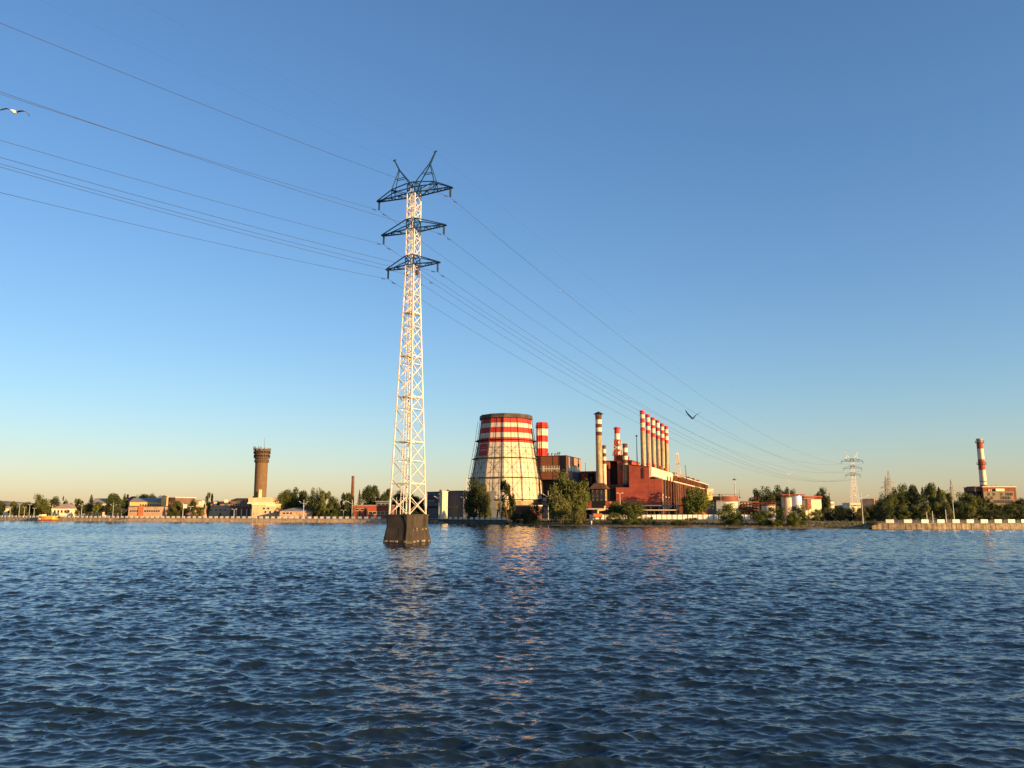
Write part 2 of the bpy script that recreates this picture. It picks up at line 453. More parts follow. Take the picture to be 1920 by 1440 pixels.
def build_pier():
    t = thing('pylon_pier', 'dark cracked concrete pier standing in the river under the tall white pylon', 'pier', (PY_X, PY_D, 0), PY_RZ)
    def oct_(hx, hy, c): return [(-hx+c,-hy),(hx-c,-hy),(hx,-hy+c),(hx,hy-c),(hx-c,hy),(-hx+c,hy),(-hx,hy-c),(-hx,-hy+c)]
    hx, hy = 2.42, 3.2
    def loft(levels):
        m = MB(); n = 8
        for k, (z, gx, gy, c) in enumerate(levels):
            m.v += [(x, y, z) for x, y in oct_(gx, gy, c)]
        for k in range(len(levels)-1):
            for i in range(n):
                m.f.append((k*n+i, k*n+(i+1) % n, (k+1)*n+(i+1) % n, (k+1)*n+i)); m.m.append(0)
        m.f.append(tuple((len(levels)-1)*n+i for i in range(n))); m.m.append(0)
        return m
    loft([(2.55, hx, hy, .55), (PIER_TOP-.25, hx+.02, hy+.02, .55), (PIER_TOP-.25, hx+.14, hy+.14, .6), (PIER_TOP, hx+.14, hy+.14, .6)]).build('upper_block', M_PIER, t)
    loft([(-1, hx+.55, hy+.55, .9), (.75, hx+.42, hy+.42, .8), (2.45, hx+.06, hy+.06, .55), (2.56, hx+.06, hy+.06, .55)]).build('lower_block', M_PIER, t)
    loft([(-1, hx+.58, hy+.58, .9), (.30, hx+.5, hy+.5, .84), (.42, hx+.46, hy+.46, .8)]).build('tide_band', mat('wet_algae_concrete', (.035, .032, .02), .5, .3, 1.2, col2=(.014, .016, .010)), t)
    # broken lip just above the water
    r = random.Random(3); m = MB()
    for side in range(2):
        k = -hx+.35 if side == 0 else -hy+.3
        end = hx-.3 if side == 0 else hy-.8
        while k < end:
            L = r.uniform(.35, 1.2); w = r.uniform(-.1, .12); h = r.uniform(.1, .28)
            if r.random() < .62:
                if side == 0: m.box(k, min(end, k+L), -hy-.5-w, -hy-.2, .42-h, .42+r.uniform(0,.12))
                else: m.box(hx+.2, hx+.5+w, k, min(end, k+L), .42-h, .42+r.uniform(0,.12))
            k += L*.97
    for _ in range(9):          # spalled patches on the right-hand face
        y = r.uniform(-2.6, 1.6); z = r.uniform(2.0, 2.4); s = r.uniform(.1, .3)
        m.add([(hx+.2, y, z), (hx+.2, y+s*1.6, z+.05), (hx+.17, y+s*1.2, z+s*.8), (hx+.19, y+.1, z+s)], [(0,1,2,3)])
    m.build('broken_edge', M_PIER_LIP, t)
    # the jagged crack down the near corner
    m = MB(); pts = [(hx-1.0, -hy-.17, PIER_TOP), (hx-1.05, -hy-.05, 4.1), (hx-.8, -hy-.05, 3.5), (hx-.62, -hy-.06, 3.2), (hx-.56, -hy-.08, 2.5), (hx-.5, -hy-.38, 1.2), (hx-.52, -hy-.5, .3)]
    for a, b in zip(pts, pts[1:]): m.bar(a, b, .1, .1)
    m.build('crack', mat('crack_shadow', (.008, .007, .006), 1, .1), t)
    return t
build_pier()

def lattice(name, label, loc, rz, prof, arms, peak, mw, mb_, group=None, leg_w=.16, br_w=.09, bay=3.4, platforms=(), ladder=False, ins=True, ins_len=1.75, spike=None, peak_mat=None):
    """four-legged lattice pylon. prof: [(z, hx, hy)], arms: [(z, half length, depth)], peak: (z0, half spread, z1)"""
    t = thing(name, label, 'pylon', loc, rz, group)
    zs = [p[0] for p in prof]
    def half(z): return (float(np.interp(z, zs, [p[1] for p in prof])), float(np.interp(z, zs, [p[2] for p in prof])))
    z0, z1 = zs[0], zs[-1]
    blue = lambda z: any(a[0]-.05 <= z < a[0]+a[2]-.05 for a in arms)
    # legs
    for sx, sy in ((-1,-1),(1,-1),(1,1),(-1,1)):
        m = MB(); cuts = sorted(set([z0, z1] + zs + [a[0] for a in arms] + [a[0]+a[2] for a in arms]))
        cuts = [c for c in cuts if z0 <= c <= z1]
        for a, b in zip(cuts, cuts[1:]):
            ha, hb = half(a), half(b)
            w = leg_w * (1 if a < zs[1]-.1 else .8)
            m.bar((sx*ha[0], sy*ha[1], a), (sx*hb[0], sy*hb[1], b), w, mi=1 if blue((a+b)/2) else 0)
        m.build('leg', [mw, mb_], t)
    # bracing, one mesh per face
    lev = [z0]
    while lev[-1] < z1 - .5:
        h = half(lev[-1]); lev.append(lev[-1] + max(bay*.58, min(bay, (h[0]+h[1])*.82)))
    k = (z1-z0)/(lev[-1]-z0); lev = [z0+(z-z0)*k for z in lev]
    for face in range(4):
        m = MB()
        for i, (a, b) in enumerate(zip(lev, lev[1:])):
            ha, hb = half(a), half(b)
            cs = [((-1,-1),(1,-1)),((1,-1),(1,1)),((1,1),(-1,1)),((-1,1),(-1,-1))][face]
            P = [[(c[0]*h[0], c[1]*h[1], z) for c in cs] for h, z in ((ha, a), (hb, b))]
            mi = 1 if blue((a+b)/2) else 0
            m.bar(P[0][0], P[1][1], br_w, mi=mi); m.bar(P[0][1], P[1][0], br_w, mi=mi)
            if i % 3 == 2: m.bar(P[1][0], P[1][1], br_w, mi=mi)
        for a in arms:
            for z in (a[0], a[0]+a[2]):
                h = half(z); cs = [((-1,-1),(1,-1)),((1,-1),(1,1)),((1,1),(-1,1)),((-1,1),(-1,-1))][face]
                m.bar((cs[0][0]*h[0], cs[0][1]*h[1], z), (cs[1][0]*h[0], cs[1][1]*h[1], z), br_w*1.5, mi=1)
        m.build('bracing', [mw, mb_], t)
    for z in platforms:
        h = half(z); m = MB()
        m.box(-h[0]*.85, h[0]*.2, -h[1]*.9, h[1]*.6, z-.05, z+.05)
        for s in (-1, 1):
            m.bar((-h[0], s*h[1], z), (h[0], s*h[1], z), br_w*1.7); m.bar((s*h[0], -h[1], z), (s*h[0], h[1], z), br_w*1.7)
        m.build('platform', mw, t)
    if ladder:
        m = MB()
        zl = z0
        while zl < z1-1:
            h = half(zl); h2 = half(min(z1, zl+2))
            y, y2 = -h[1]*.62, -h2[1]*.62
            for s in (-.26, .26): m.bar((s-h[0]*.1, y, zl), (s-h2[0]*.1, y2, min(z1, zl+2)), .09)
            for q in range(5): m.bar((-.26-h[0]*.1, y+(y2-y)*q/5, zl+.4*q), (.26-h[0]*.1, y+(y2-y)*q/5, zl+.4*q), .05)
            zl += 2
        m.build('ladder', mw, t)
        for s in (-1, 1):
            h = half(arms[0][0]-1.4); m = MB()
            m.tube((s*(h[0]+.32), -h[1]*.3, arms[0][0]-1.75), (s*(h[0]+.32), -h[1]*.3, arms[0][0]-1.0), .3, .3, 10)
            m.bar((s*h[0], -h[1]*.3, arms[0][0]-1.4), (s*(h[0]+.4), -h[1]*.3, arms[0][0]-1.4), .12)
            m.build('cable_box', M_RUST, t)
    tips = []
    for ai, (z, L, dz) in enumerate(arms):
        h = half(z); h2 = half(z+dz); wt_ = .28
        for s in (-1, 1):
            m = MB()
            lo = [[(s*h[0], q*h[1], z), (s*L, q*wt_, z)] for q in (-1, 1)]
            for a, b in lo: m.bar(a, b, br_w*1.9)
            n = max(4, int((L-h[0])/.95))
            for i in range(n):                          # zigzag between the two lower chords
                f0, f1 = i/n, (i+1)/n
                pa = Vector(lo[i % 2][0]).lerp(Vector(lo[i % 2][1]), f0); pb = Vector(lo[1-i % 2][0]).lerp(Vector(lo[1-i % 2][1]), f1)
                m.bar(pa, pb, br_w*1.2)
                qa = Vector(lo[0][0]).lerp(Vector(lo[0][1]), f1); qb = Vector(lo[1][0]).lerp(Vector(lo[1][1]), f1)
                if i % 2: m.bar(qa, qb, br_w*1.2)
            m.bar((s*L, -wt_, z), (s*L, wt_, z), br_w*2)
            top = ai == len(arms)-1 and peak
            for q in (-1, 1):
                if top:
                    nx = h[0] + (L-h[0])*.52; nz = z + dz*.78
                    m.bar((s*h2[0], q*h2[1], z+dz), (s*nx, q*h[1]*.55, nz), br_w*1.6)
                    m.bar((s*nx, q*h[1]*.55, nz), (s*L, q*wt_, z), br_w*1.6)
                    m.bar((s*nx, q*h[1]*.55, nz), (s*nx, q*h[1]*.62, z), br_w*1.2)
                    m.bar((s*nx, q*h[1]*.55, nz), (s*h[0], q*h[1], z), br_w*1.2)
                    m.bar((s*nx, q*h[1]*.55, nz), (s*(nx*.75), q*h[1]*.8, z), br_w)
                else:
                    m.bar((s*h2[0], q*h2[1], z+dz), (s*L, q*wt_, z), br_w*1.6)
            if top: m.bar((s*nx, -h[1]*.55, nz), (s*nx, h[1]*.55, nz), br_w*1.4)
            m.build('cross_arm', mb_, t)
            if ins:
                m = MB(); xi = s*(L-.35)
                m.tube((xi, 0, z), (xi, 0, z-ins_len), .035, n=6)
                nd_ = 10
                for i in range(nd_):
                    zc = z - .28 - (ins_len-.45)*i/(nd_-1)
                    m.lathe([(.05, zc-.06), (.19, zc-.045), (.17, zc), (.06, zc+.05)], 12, (xi, 0), cap_bot=True)
                m.build('insulator_string', M_GLASS_INS, t)
                tips.append((xi, 0, z-ins_len))
            else: tips.append((s*(L-.2), 0, z))
    if peak:
        pz0, pl, pz1 = peak; h = half(z1)
        for s in (-1, 1):
            m = MB(); aL = arms[-1][1]
            tip = Vector((s*pl, 0, pz1)); nx = h[0] + (aL-h[0])*.52
            mid = Vector((s*(h[0]*.9 + (pl-h[0]*.9)*.7), 0, z1 + (pz1-z1)*.62))
            for q in (-1, 1):
                m.bar((s*h[0]*.6, q*h[1]*.7, z1-.2), mid + Vector((0, q*.16, 0)), br_w*1.5); m.bar(mid + Vector((0, q*.16, 0)), tip + Vector((0, q*.05, 0)), br_w*1.6)
                m.bar(mid + Vector((0, q*.12, 0)), (s*nx, q*h[1]*.55, arms[-1][0]+arms[-1][2]*.78), br_w*1.3)
                m.bar(mid.lerp(Vector((s*h[0]*.6, q*h[1]*.7, z1-.2)), .5), mid.lerp(Vector((s*nx, q*h[1]*.55, arms[-1][0]+arms[-1][2]*.78)), .5), br_w)
            m.bar(tip + Vector((-.3, 0, -.02)), tip + Vector((.3, 0, .12)), br_w*1.7)
            m.build('earth_wire_peak', peak_mat or mb_, t)
            tips.append(tuple(tip))
    if spike:
        m = MB(); h = half(z1)
        for sx, sy in ((-1,-1),(1,-1),(1,1),(-1,1)): m.bar((sx*h[0], sy*h[1], z1), (0, 0, spike), leg_w*.8)
        m.build('top_spike', mw, t); tips.append((0, 0, spike))
    R = Matrix.Rotation(rz, 3, 'Z')
    return t, [R @ Vector(p) + Vector(loc) for p in tips]

ZB = zz(520, PY_D); ZT = zz(345, PY_D)
NEAR, ntips = lattice('transmission_pylon', 'tall white lattice pylon with blue cross arms standing on the river pier', (PY_X, PY_D, 0), PY_RZ,
    [(PIER_TOP, 1.97, 2.6), (ZB, .84, 1.05), (ZT, .80, 1.0)],
    [(zz(499, PY_D), 5.5, 1.75), (zz(432, PY_D), 6.65, 1.9), (zz(365, PY_D), 7.85, 1.95)],
    (ZT, 4.35, zz(293, PY_D)), M_PYW, M_PYB, platforms=[zz(y, PY_D) for y in (588, 669, 745, 829, 907)], ladder=True, leg_w=.2, br_w=.095, bay=3.0)

FD = 515.0; FX = xx(1604, FD, 4)
FAR, ftips = lattice('transmission_pylon', 'distant white pylon with blue cross arms between the tank yard and the grove', (FX, FD, 0), math.radians(-8),
    [(GZ, 3.0, 3.0), (zz(892, FD), 1.0, 1.0), (zz(860, FD), .95, .95)],
    [(zz(891, FD), 4.7, 1.6), (zz(878, FD), 5.7, 1.6), (zz(865, FD), 6.8, 1.7)],
    (zz(860, FD), 3.6, zz(849, FD)), M_PYW, M_PYF, leg_w=.2, br_w=.10, peak_mat=M_PYW)

def grey_pylon(px, ytop, d, label, s=1.0, rz=.3):
    return lattice('lattice_pylon', label, (xx(px, d, 4), d, 0), rz,
        [(GZ, 2.6*s, 2.6*s), (zz(ytop+34, d), .8*s, .8*s), (zz(ytop+14, d), .55*s, .55*s)],
        [(zz(ytop+32, d), 5.6*s, 1.2), (zz(ytop+23, d), 4.2*s, 1.2)], None, M_STEEL, M_STEEL, leg_w=.26, br_w=.15, spike=zz(ytop, d), bay=3.2, ins=False,
        group='grey pylons behind the grove')
grey_pylon(1671, 882, 560, 'taller grey lattice pylon rising behind the grove beside its lower twin', 1.15)
grey_pylon(1665, 892, 540, 'lower dark lattice pylon overlapping the taller one behind the grove', .9, .1)
grey_pylon(1788, 898, 500, 'grey lattice pylon in the gap between grove trees left of the striped chimney', .9, .2)

def cable(name, label, pts, r, group, dampers=()):
    m = MB(); n = 5; prev = None
    for i, p in enumerate(pts):
        d = (pts[min(i+1, len(pts)-1)] - pts[max(i-1, 0)]).normalized()
        a = d.cross(Vector((0,0,1))).normalized(); u = a.cross(d)
        b = len(m.v)
        m.v += [tuple(p + (a*math.cos(2*math.pi*k/n) + u*math.sin(2*math.pi*k/n))*r) for k in range(n)]
        if prev is not None:
            for k in range(n): m.f.append((prev+k, prev+(k+1) % n, b+(k+1) % n, b+k)); m.m.append(0)
        prev = b
    o = m.build(name, M_WIRE)
    tag(o, label, 'power line', group)
    if dampers:
        q = MB()
        for p, d in dampers:
            for s in (-.28, .28): q.tube(p + d*(s-.1) + Vector((0,0,-.12)), p + d*(s+.1) + Vector((0,0,-.12)), .085, n=6)
            q.bar(p + d*-.3 + Vector((0,0,-.12)), p + d*.3 + Vector((0,0,-.12)), .026); q.bar(p + Vector((0,0,-.14)), p, .05)
        q.build('vibration_damper', M_WIRE, o)
    return o

DL = Vector((-.53, -.848, 0)).normalized()
def span_left(A, px0, py0, c=3.3e-4, kmax=300, n=70):
    lo, hi = 5.0, 150.0
    g = lambda k: at(px0, py0, A.y + k*DL.y).x - (A.x + k*DL.x)
    for _ in range(60):
        mid = (lo+hi)/2
        if (g(lo) < 0) == (g(mid) < 0): lo = mid
        else: hi = mid
    k0 = (lo+hi)/2; zt = at(px0, py0, A.y + k0*DL.y).z
    b = (zt - A.z - c*k0*k0)/k0
    return [Vector((A.x + k*DL.x, A.y + k*DL.y, A.z + b*k + c*k*k)) for k in np.linspace(kmax, 0, n)]
def span_right(A, B, sag, n=80):
    return [A.lerp(B, f) - Vector((0, 0, 4*sag*f*(1-f))) for f in np.linspace(0, 1, n)][1:]

# ntips order: low L,R  mid L,R  top L,R  peak L,R
GRP = 'conductors strung over the river'
specs = [
 (0, (0, 361), 0, 14.0, 'lowest conductor, hanging from the left end of the bottom blue cross arm', .026),
 (1, (0, 295), 1, 14.0, 'conductor hanging from the right end of the bottom blue cross arm', .026),
 (2, (0, 263), 2, 14.0, 'conductor hanging from the left end of the middle blue cross arm', .026),
 (3, (0, 172), 3, 14.0, 'conductor hanging from the right end of the middle blue cross arm', .026),
 (4, (0, 176), 4, 14.0, 'conductor hanging from the left end of the top blue cross arm', .026),
 (5, (0, 43), 5, 14.0, 'highest conductor, hanging from the right end of the top blue cross arm', .026),
 (6, (75, 0), 6, 9.0, 'faint thin earth wire running from the left peak of the white pylon', .007),
 (7, (250, 0), 7, 9.0, 'faint thin earth wire running from the right peak of the white pylon', .007)]
for i, (px0, py0), j, sag, lab, r in specs:
    A, B = ntips[i], ftips[j]
    dr = (B-A).normalized(); L_ = span_left(A, px0, py0)
    dl = (L_[-2]-L_[-1]).normalized()
    damp = [(A + dl*1.3, dl), (A + dr*1.5 - Vector((0,0,.2)), dr)] if i < 6 else []
    cable('power_line', lab, L_ + span_right(A, B, sag), r, GRP, damp)
R25 = Matrix.Rotation(PY_RZ, 3, 'Z')
for s, py0, lab in ((-1, 313, 'lower of the two cables clamped to boxes on the pylon shaft below the arms'), (1, 307, 'upper of the two cables clamped to boxes on the pylon shaft below the arms')):
    A = R25 @ Vector((s*1.15, -.3, zz(499, PY_D)-1.4)) + Vector((PY_X, PY_D, 0))
    B = Vector((FX + s*1.0, FD, zz(897, FD)))
    dr = (B-A).normalized()
    cable('power_line', lab, span_left(A, 0, py0) + span_right(A, B, 14.0), .026, GRP, [(A + dr*4 - Vector((0,0,.6)), dr)])
# ------------------------------------------------------------------ power plant
M_CREAM = mat('cream_cladding', (.75, .64, .46), .7, .06, .35, streak=.14, panel=(2.2, 3.0, .16, .05))
M_STRIPE = mat('red_stripe_paint', (.62, .035, .022), .6, .16, .5, streak=.25)
M_DSTRIPE = mat('dark_brown_stripe_paint', (.11, .035, .022), .7, .15, .6)
M_OLDRED = mat('faded_red_stripe_paint', (.42, .06, .03), .7, .2, .5)
M_STACK = mat('stained_steel_flue', (.50, .385, .22), .7, .22, .5, streak=.55)
M_STACKW = mat('white_flue_paint', (.80, .70, .52), .7, .12, .5, streak=.15)
M_FRAME = mat('dark_steel_frame', (.08, .06, .045), .7, .15, 1)
M_RIM = mat('rusty_grey_rim', (.10, .09, .075), .8, .3, .3)
M_HALL = mat('red_painted_metal_wall', (.47, .10, .058), .75, .14, .18, streak=.26, panel=(3.0, 2.4, .35, .08))
M_HALL2 = mat('darker_red_wall', (.27, .05, .028), .75, .15, .25, streak=.2, panel=(2.0, 3.0, .3, .08))
M_BRICK = mat('red_brown_brick', (.21, .08, .042), .9, .25, .6, streak=.35)
M_BROWN = mat('brown_panel_cladding', (.215, .077, .036), .7, .08, .3, streak=.14, panel=(3.3, 1.6, .3, .10))
M_BROWN2 = mat('dark_brown_panel', (.055, .035, .03), .6, .1, .3)
M_TAN = mat('tan_panel_cladding', (.40, .22, .125), .6, .1, .3)
M_GREYB = mat('grey_blue_panel', (.12, .125, .13), .6, .1, .3)
M_DARK = mat('dark_recess', (.016, .013, .014), .9, .2, .5)  # near-black; in recesses and undersides it puts shade into the colour
M_GLASS = mat('window_glass', (.02, .025, .03), .15, .2, .8, spec=.6)
M_PALE = mat('pale_trim', (.66, .57, .43), .8, .12, .6)
M_ROOF_DK = mat('dark_roof_felt', (.06, .055, .05), .95, .2, .3)
M_LATT = mat('white_lattice_paint', (.75, .62, .5), .6, .1, 1)

RZP = math.atan2(-.327, .945)                # the plant's long axis runs away to the right
E1 = Vector((.945, -.327, 0)); E2 = Vector((.327, .945, 0))
CORNER = Vector((xx(1241, 370, 8), 370, GZ))
def plant(X, Y, z=GZ): return CORNER + E1*X + E2*Y + Vector((0, 0, z-GZ))
def plant_XY(px, Y):
    """local X on the row Y that is seen at photo column px"""
    lo, hi = -150.0, 150.0
    for _ in range(50):
        mid = (lo+hi)/2; p = plant(mid, Y)
        if CX + F_PX*p.x/(p.y*CP) < px: lo = mid
        else: hi = mid
    return (lo+hi)/2

# --- cooling tower
CT_D = 402.0; CT_X = xx(948.7, CT_D, 20)
def cooling_tower():
    t = thing('cooling_tower', 'twelve sided cream cooling tower with red bands and outer steel frame', 'cooling tower', (CT_X, CT_D, 0))
    k = CT_D*CP/F_PX
    prof_px = [(957, 67.5), (940, 68.5), (897, 65.3), (861, 58.6), (833, 53.4), (824, 52.0), (815, 50.6), (805, 49.2), (797, 48.0), (788, 46.8)]
    prof = [(zz(y, CT_D), w*(k*1.0 + (zz(y, CT_D)-CAM_H)*SP/F_PX)) for y, w in prof_px]
    zs = [p[0] for p in prof]; rsz = [p[1] for p in prof]
    R = lambda z: float(np.interp(z, zs, rsz))
    ph = math.radians(-90-3.5); n = 12
    Zy = lambda y: zz(y, CT_D)
    mats = [M_CREAM, M_STRIPE]
    m = MB()
    m.lathe([(R(Zy(940)), Zy(940), 0), (R(Zy(897)), Zy(897), 0), (R(Zy(861)), Zy(861), 0), (R(Zy(833)), Zy(833), 1), (R(Zy(824)), Zy(824), 0), (R(Zy(815)), Zy(815), 1),
             (R(Zy(805)), Zy(805), 0), (R(Zy(797)), Zy(797), 1), (R(Zy(788)), Zy(788), 1)], n, phase=ph, cap_top=False)
    m.build('cladding', mats, t)
    rt = R(Zy(788))
    # inner throat, so the top is an open mouth
    MB().lathe([(rt-.4, Zy(788)), (rt-1.2, Zy(815))], n, phase=ph, cap_top=True).build('throat', M_DARK, t)
    MB().lathe([(rt+.1, Zy(788.5)), (rt+.9, Zy(787.5)), (rt+.75, Zy(780.5)), (rt+.1, Zy(780)), (rt-.4, Zy(780.5)), (rt-.4, Zy(789))], n, phase=ph, cap_top=False).build('rim', M_RIM, t)
    m = MB(); m.lathe([(R(Zy(957))+.2, Zy(955.5)), (R(Zy(940))+.35, Zy(940.5)), (R(Zy(940))-.2, Zy(939))], n, phase=ph, cap_top=False)
    m.build('skirt', mat('tower_skirt_concrete', (.42, .33, .2), .9, .2, .4, streak=.3), t)
    m = MB(); m.lathe([(R(Zy(957))-3, GZ), (R(Zy(957))-3, Zy(954))], n, phase=ph, cap_top=False); m.build('water_basin', M_DARK, t)
    for i in range(24):
        a = ph + 2*math.pi*i/24; r = R(Zy(957))*(1 if i % 2 == 0 else math.cos(math.pi/12))
        MB().bar((r*1.04*math.cos(a), r*1.04*math.sin(a), GZ), (r*.99*math.cos(a), r*.99*math.sin(a), Zy(955)), .7).build('base_column', M_CONC, t)
    # outer frame: posts, girts, braces
    rings = [940, 897, 861, 827.5, 789]
    def pt(i, f, z, off):                     # point on facet i at fraction f
        r = R(z); a0 = ph + 2*math.pi*i/n; a1 = ph + 2*math.pi*(i+1)/n
        p = Vector((r*math.cos(a0), r*math.sin(a0), z)).lerp(Vector((r*math.cos(a1), r*math.sin(a1), z)), f)
        nrm = Vector((math.cos((a0+a1)/2), math.sin((a0+a1)/2), 0)) if 0 < f < 1 else Vector((p.x, p.y, 0)).normalized()
        return p + nrm*off
    for i in range(n):
        m = MB(); segs = [Zy(y) for y in (940, 897, 861, 833, 797, 788)]
        for a, b in zip(segs, segs[1:]): m.bar(pt(i, 0, a, .45), pt(i, 0, b, .45), .24)
        m.build('frame_post', M_FRAME, t)
        m = MB()
        for a, b in zip(segs, segs[1:]): m.bar(pt(i, .5, a, .3), pt(i, .5, b, .3), .13)
        for ya, yb in ((940, 897), (897, 861), (861, 836)):
            zc = (Zy(ya)+Zy(yb))/2
            for f0, f1 in ((0, 1), (1, 0)):
                m.bar(pt(i, f0, Zy(ya), .4), pt(i, .5, zc, .25), .085); m.bar(pt(i, .5, zc, .25), pt(i, 1-f0, Zy(yb), .4), .085)
            for q in (.25, .5, .75): 
                zq = Zy(ya)+(Zy(yb)-Zy(ya))*q; m.bar(pt(i, 0, zq, .3), pt(i, 1, zq, .3), .055)
        for y in (842, 852): m.bar(pt(i, 0, Zy(y), .3), pt(i, 1, Zy(y), .3), .05)
        for f in (.25, .75):
            for a, b in zip(segs, segs[1:]): m.bar(pt(i, f, a, .06), pt(i, f, b, .06), .05)
        m.build('bracing', M_FRAME, t)
    for y in (937, 897, 861, 827.5):
        z = Zy(y); r = R(z)
        m = MB(); m.lathe([(r+.3, z-.18), (r+1.5, z-.18), (r+1.5, z+.1), (r+.3, z+.1)], n, phase=ph, cap_top=False)
        m.build('walkway', M_FRAME, t)
    i = 10                                    # the shaded facet turned left: big red banner
    z0, z1 = Zy(856.5), Zy(835); m = MB()
    m.add([pt(i, .16, z0, .75), pt(i, .93, z0, .75), pt(i, .93, z1, .75), pt(i, .16, z1, .75), pt(i, .16, z0, .6), pt(i, .93, z0, .6), pt(i, .93, z1, .6), pt(i, .16, z1, .6)],
          [(0,1,2,3),(7,6,5,4),(0,4,5,1),(1,5,6,2),(2,6,7,3),(3,7,4,0)])
    for y, f0, f1, w in ((846.6, .3, .86, .5), (848.2, .3, .8, .16), (842, .3, .86, .12)):
        z = Zy(y); m.add([pt(i, f0, z-w/2, .8), pt(i, f1, z-w/2, .8), pt(i, f1, z+w/2, .8), pt(i, f0, z+w/2, .8)], [(0,1,2,3)], 1)
    m.build('banner', [mat('red_banner_cloth', (.46, .05, .04), .8, .06, .3), mat('banner_lines', (.6, .3, .27), .8, .05)], t)
    for y in (790, 862):                      # ladder with cage on the shaded left edge
        pass
    m = MB()
    for a, b in zip([Zy(y) for y in (940, 897, 861, 827)], [Zy(y) for y in (897, 861, 827, 790)]):
        for s in (0, 1): m.bar(pt(9, .02+.05*s, a, 1.6), pt(9, .02+.05*s, b, 1.6), .13)
        for q in range(14): m.bar(pt(9, .02, a+(b-a)*q/14, 1.6), pt(9, .07, a+(b-a)*q/14, 1.6), .1)
    m.build('ladder', M_STEEL, t)
cooling_tower()

def flue(name, label, pos, r0, r1, z0, z1, bands, mats, n=20, group=None, ring=(), ladder=True):
    """round chimney; bands = [(z, material index of the span above z)] from the bottom up"""
    t = thing(name, label, 'chimney', pos, 0, group)
    m = MB(); rr = lambda z: r0 + (r1-r0)*(z-z0)/(z1-z0)
    pr = [(rr(z)*f, z-pos[2], mi) for z, mi, f in [(b[0], b[1], b[2] if len(b) > 2 else 1) for b in bands]]
    pr.append((r1, z1-pos[2], bands[-1][1]))
    m.lathe(pr, n, cap_top=False)
    m.build('shaft', mats, t, smooth=False)
    MB().lathe([(r1*1.06, z1-pos[2]-.35), (r1*1.08, z1-pos[2]), (r1*.82, z1-pos[2]), (r1*.8, z1-pos[2]-1.2)], n, cap_top=True).build('mouth', M_DARK if False else mats[bands[-1][1]], t)
    for z in ring:
        m = MB(); r = rr(z)
        m.lathe([(r, z-pos[2]), (r+.65, z-pos[2]+.1), (r+.65, z-pos[2]+.3), (r, z-pos[2]+.3)], n, cap_top=False)
        for i in range(14):
            a = 2*math.pi*i/14; m.bar(((r+.6)*math.cos(a), (r+.6)*math.sin(a), z-pos[2]+.2), ((r+.6)*math.cos(a), (r+.6)*math.sin(a), z-pos[2]+1.3), .08)
        m.lathe([(r+.57, z-pos[2]+1.2), (r+.65, z-pos[2]+1.2), (r+.65, z-pos[2]+1.3), (r+.57, z-pos[2]+1.3)], n, cap_top=False)
        m.build('gallery', M_FRAME, t)
    if ladder:
        m = MB(); a = math.radians(-118)
        for s in (-.22, .22):
            m.bar(((r0+.3)*math.cos(a)+s, (r0+.3)*math.sin(a), z0-pos[2]), ((r1+.3)*math.cos(a)+s, (r1+.3)*math.sin(a), z1-pos[2]-.5), .09)
        zq = z0
        while zq < z1-1:
            q = rr(zq); m.bar(((q+.3)*math.cos(a)-.22, (q+.3)*math.sin(a), zq-pos[2]), ((q+.3)*math.cos(a)+.22, (q+.3)*math.sin(a), zq-pos[2]), .07); zq += .8
        m.build('ladder', M_FRAME, t)
    return t

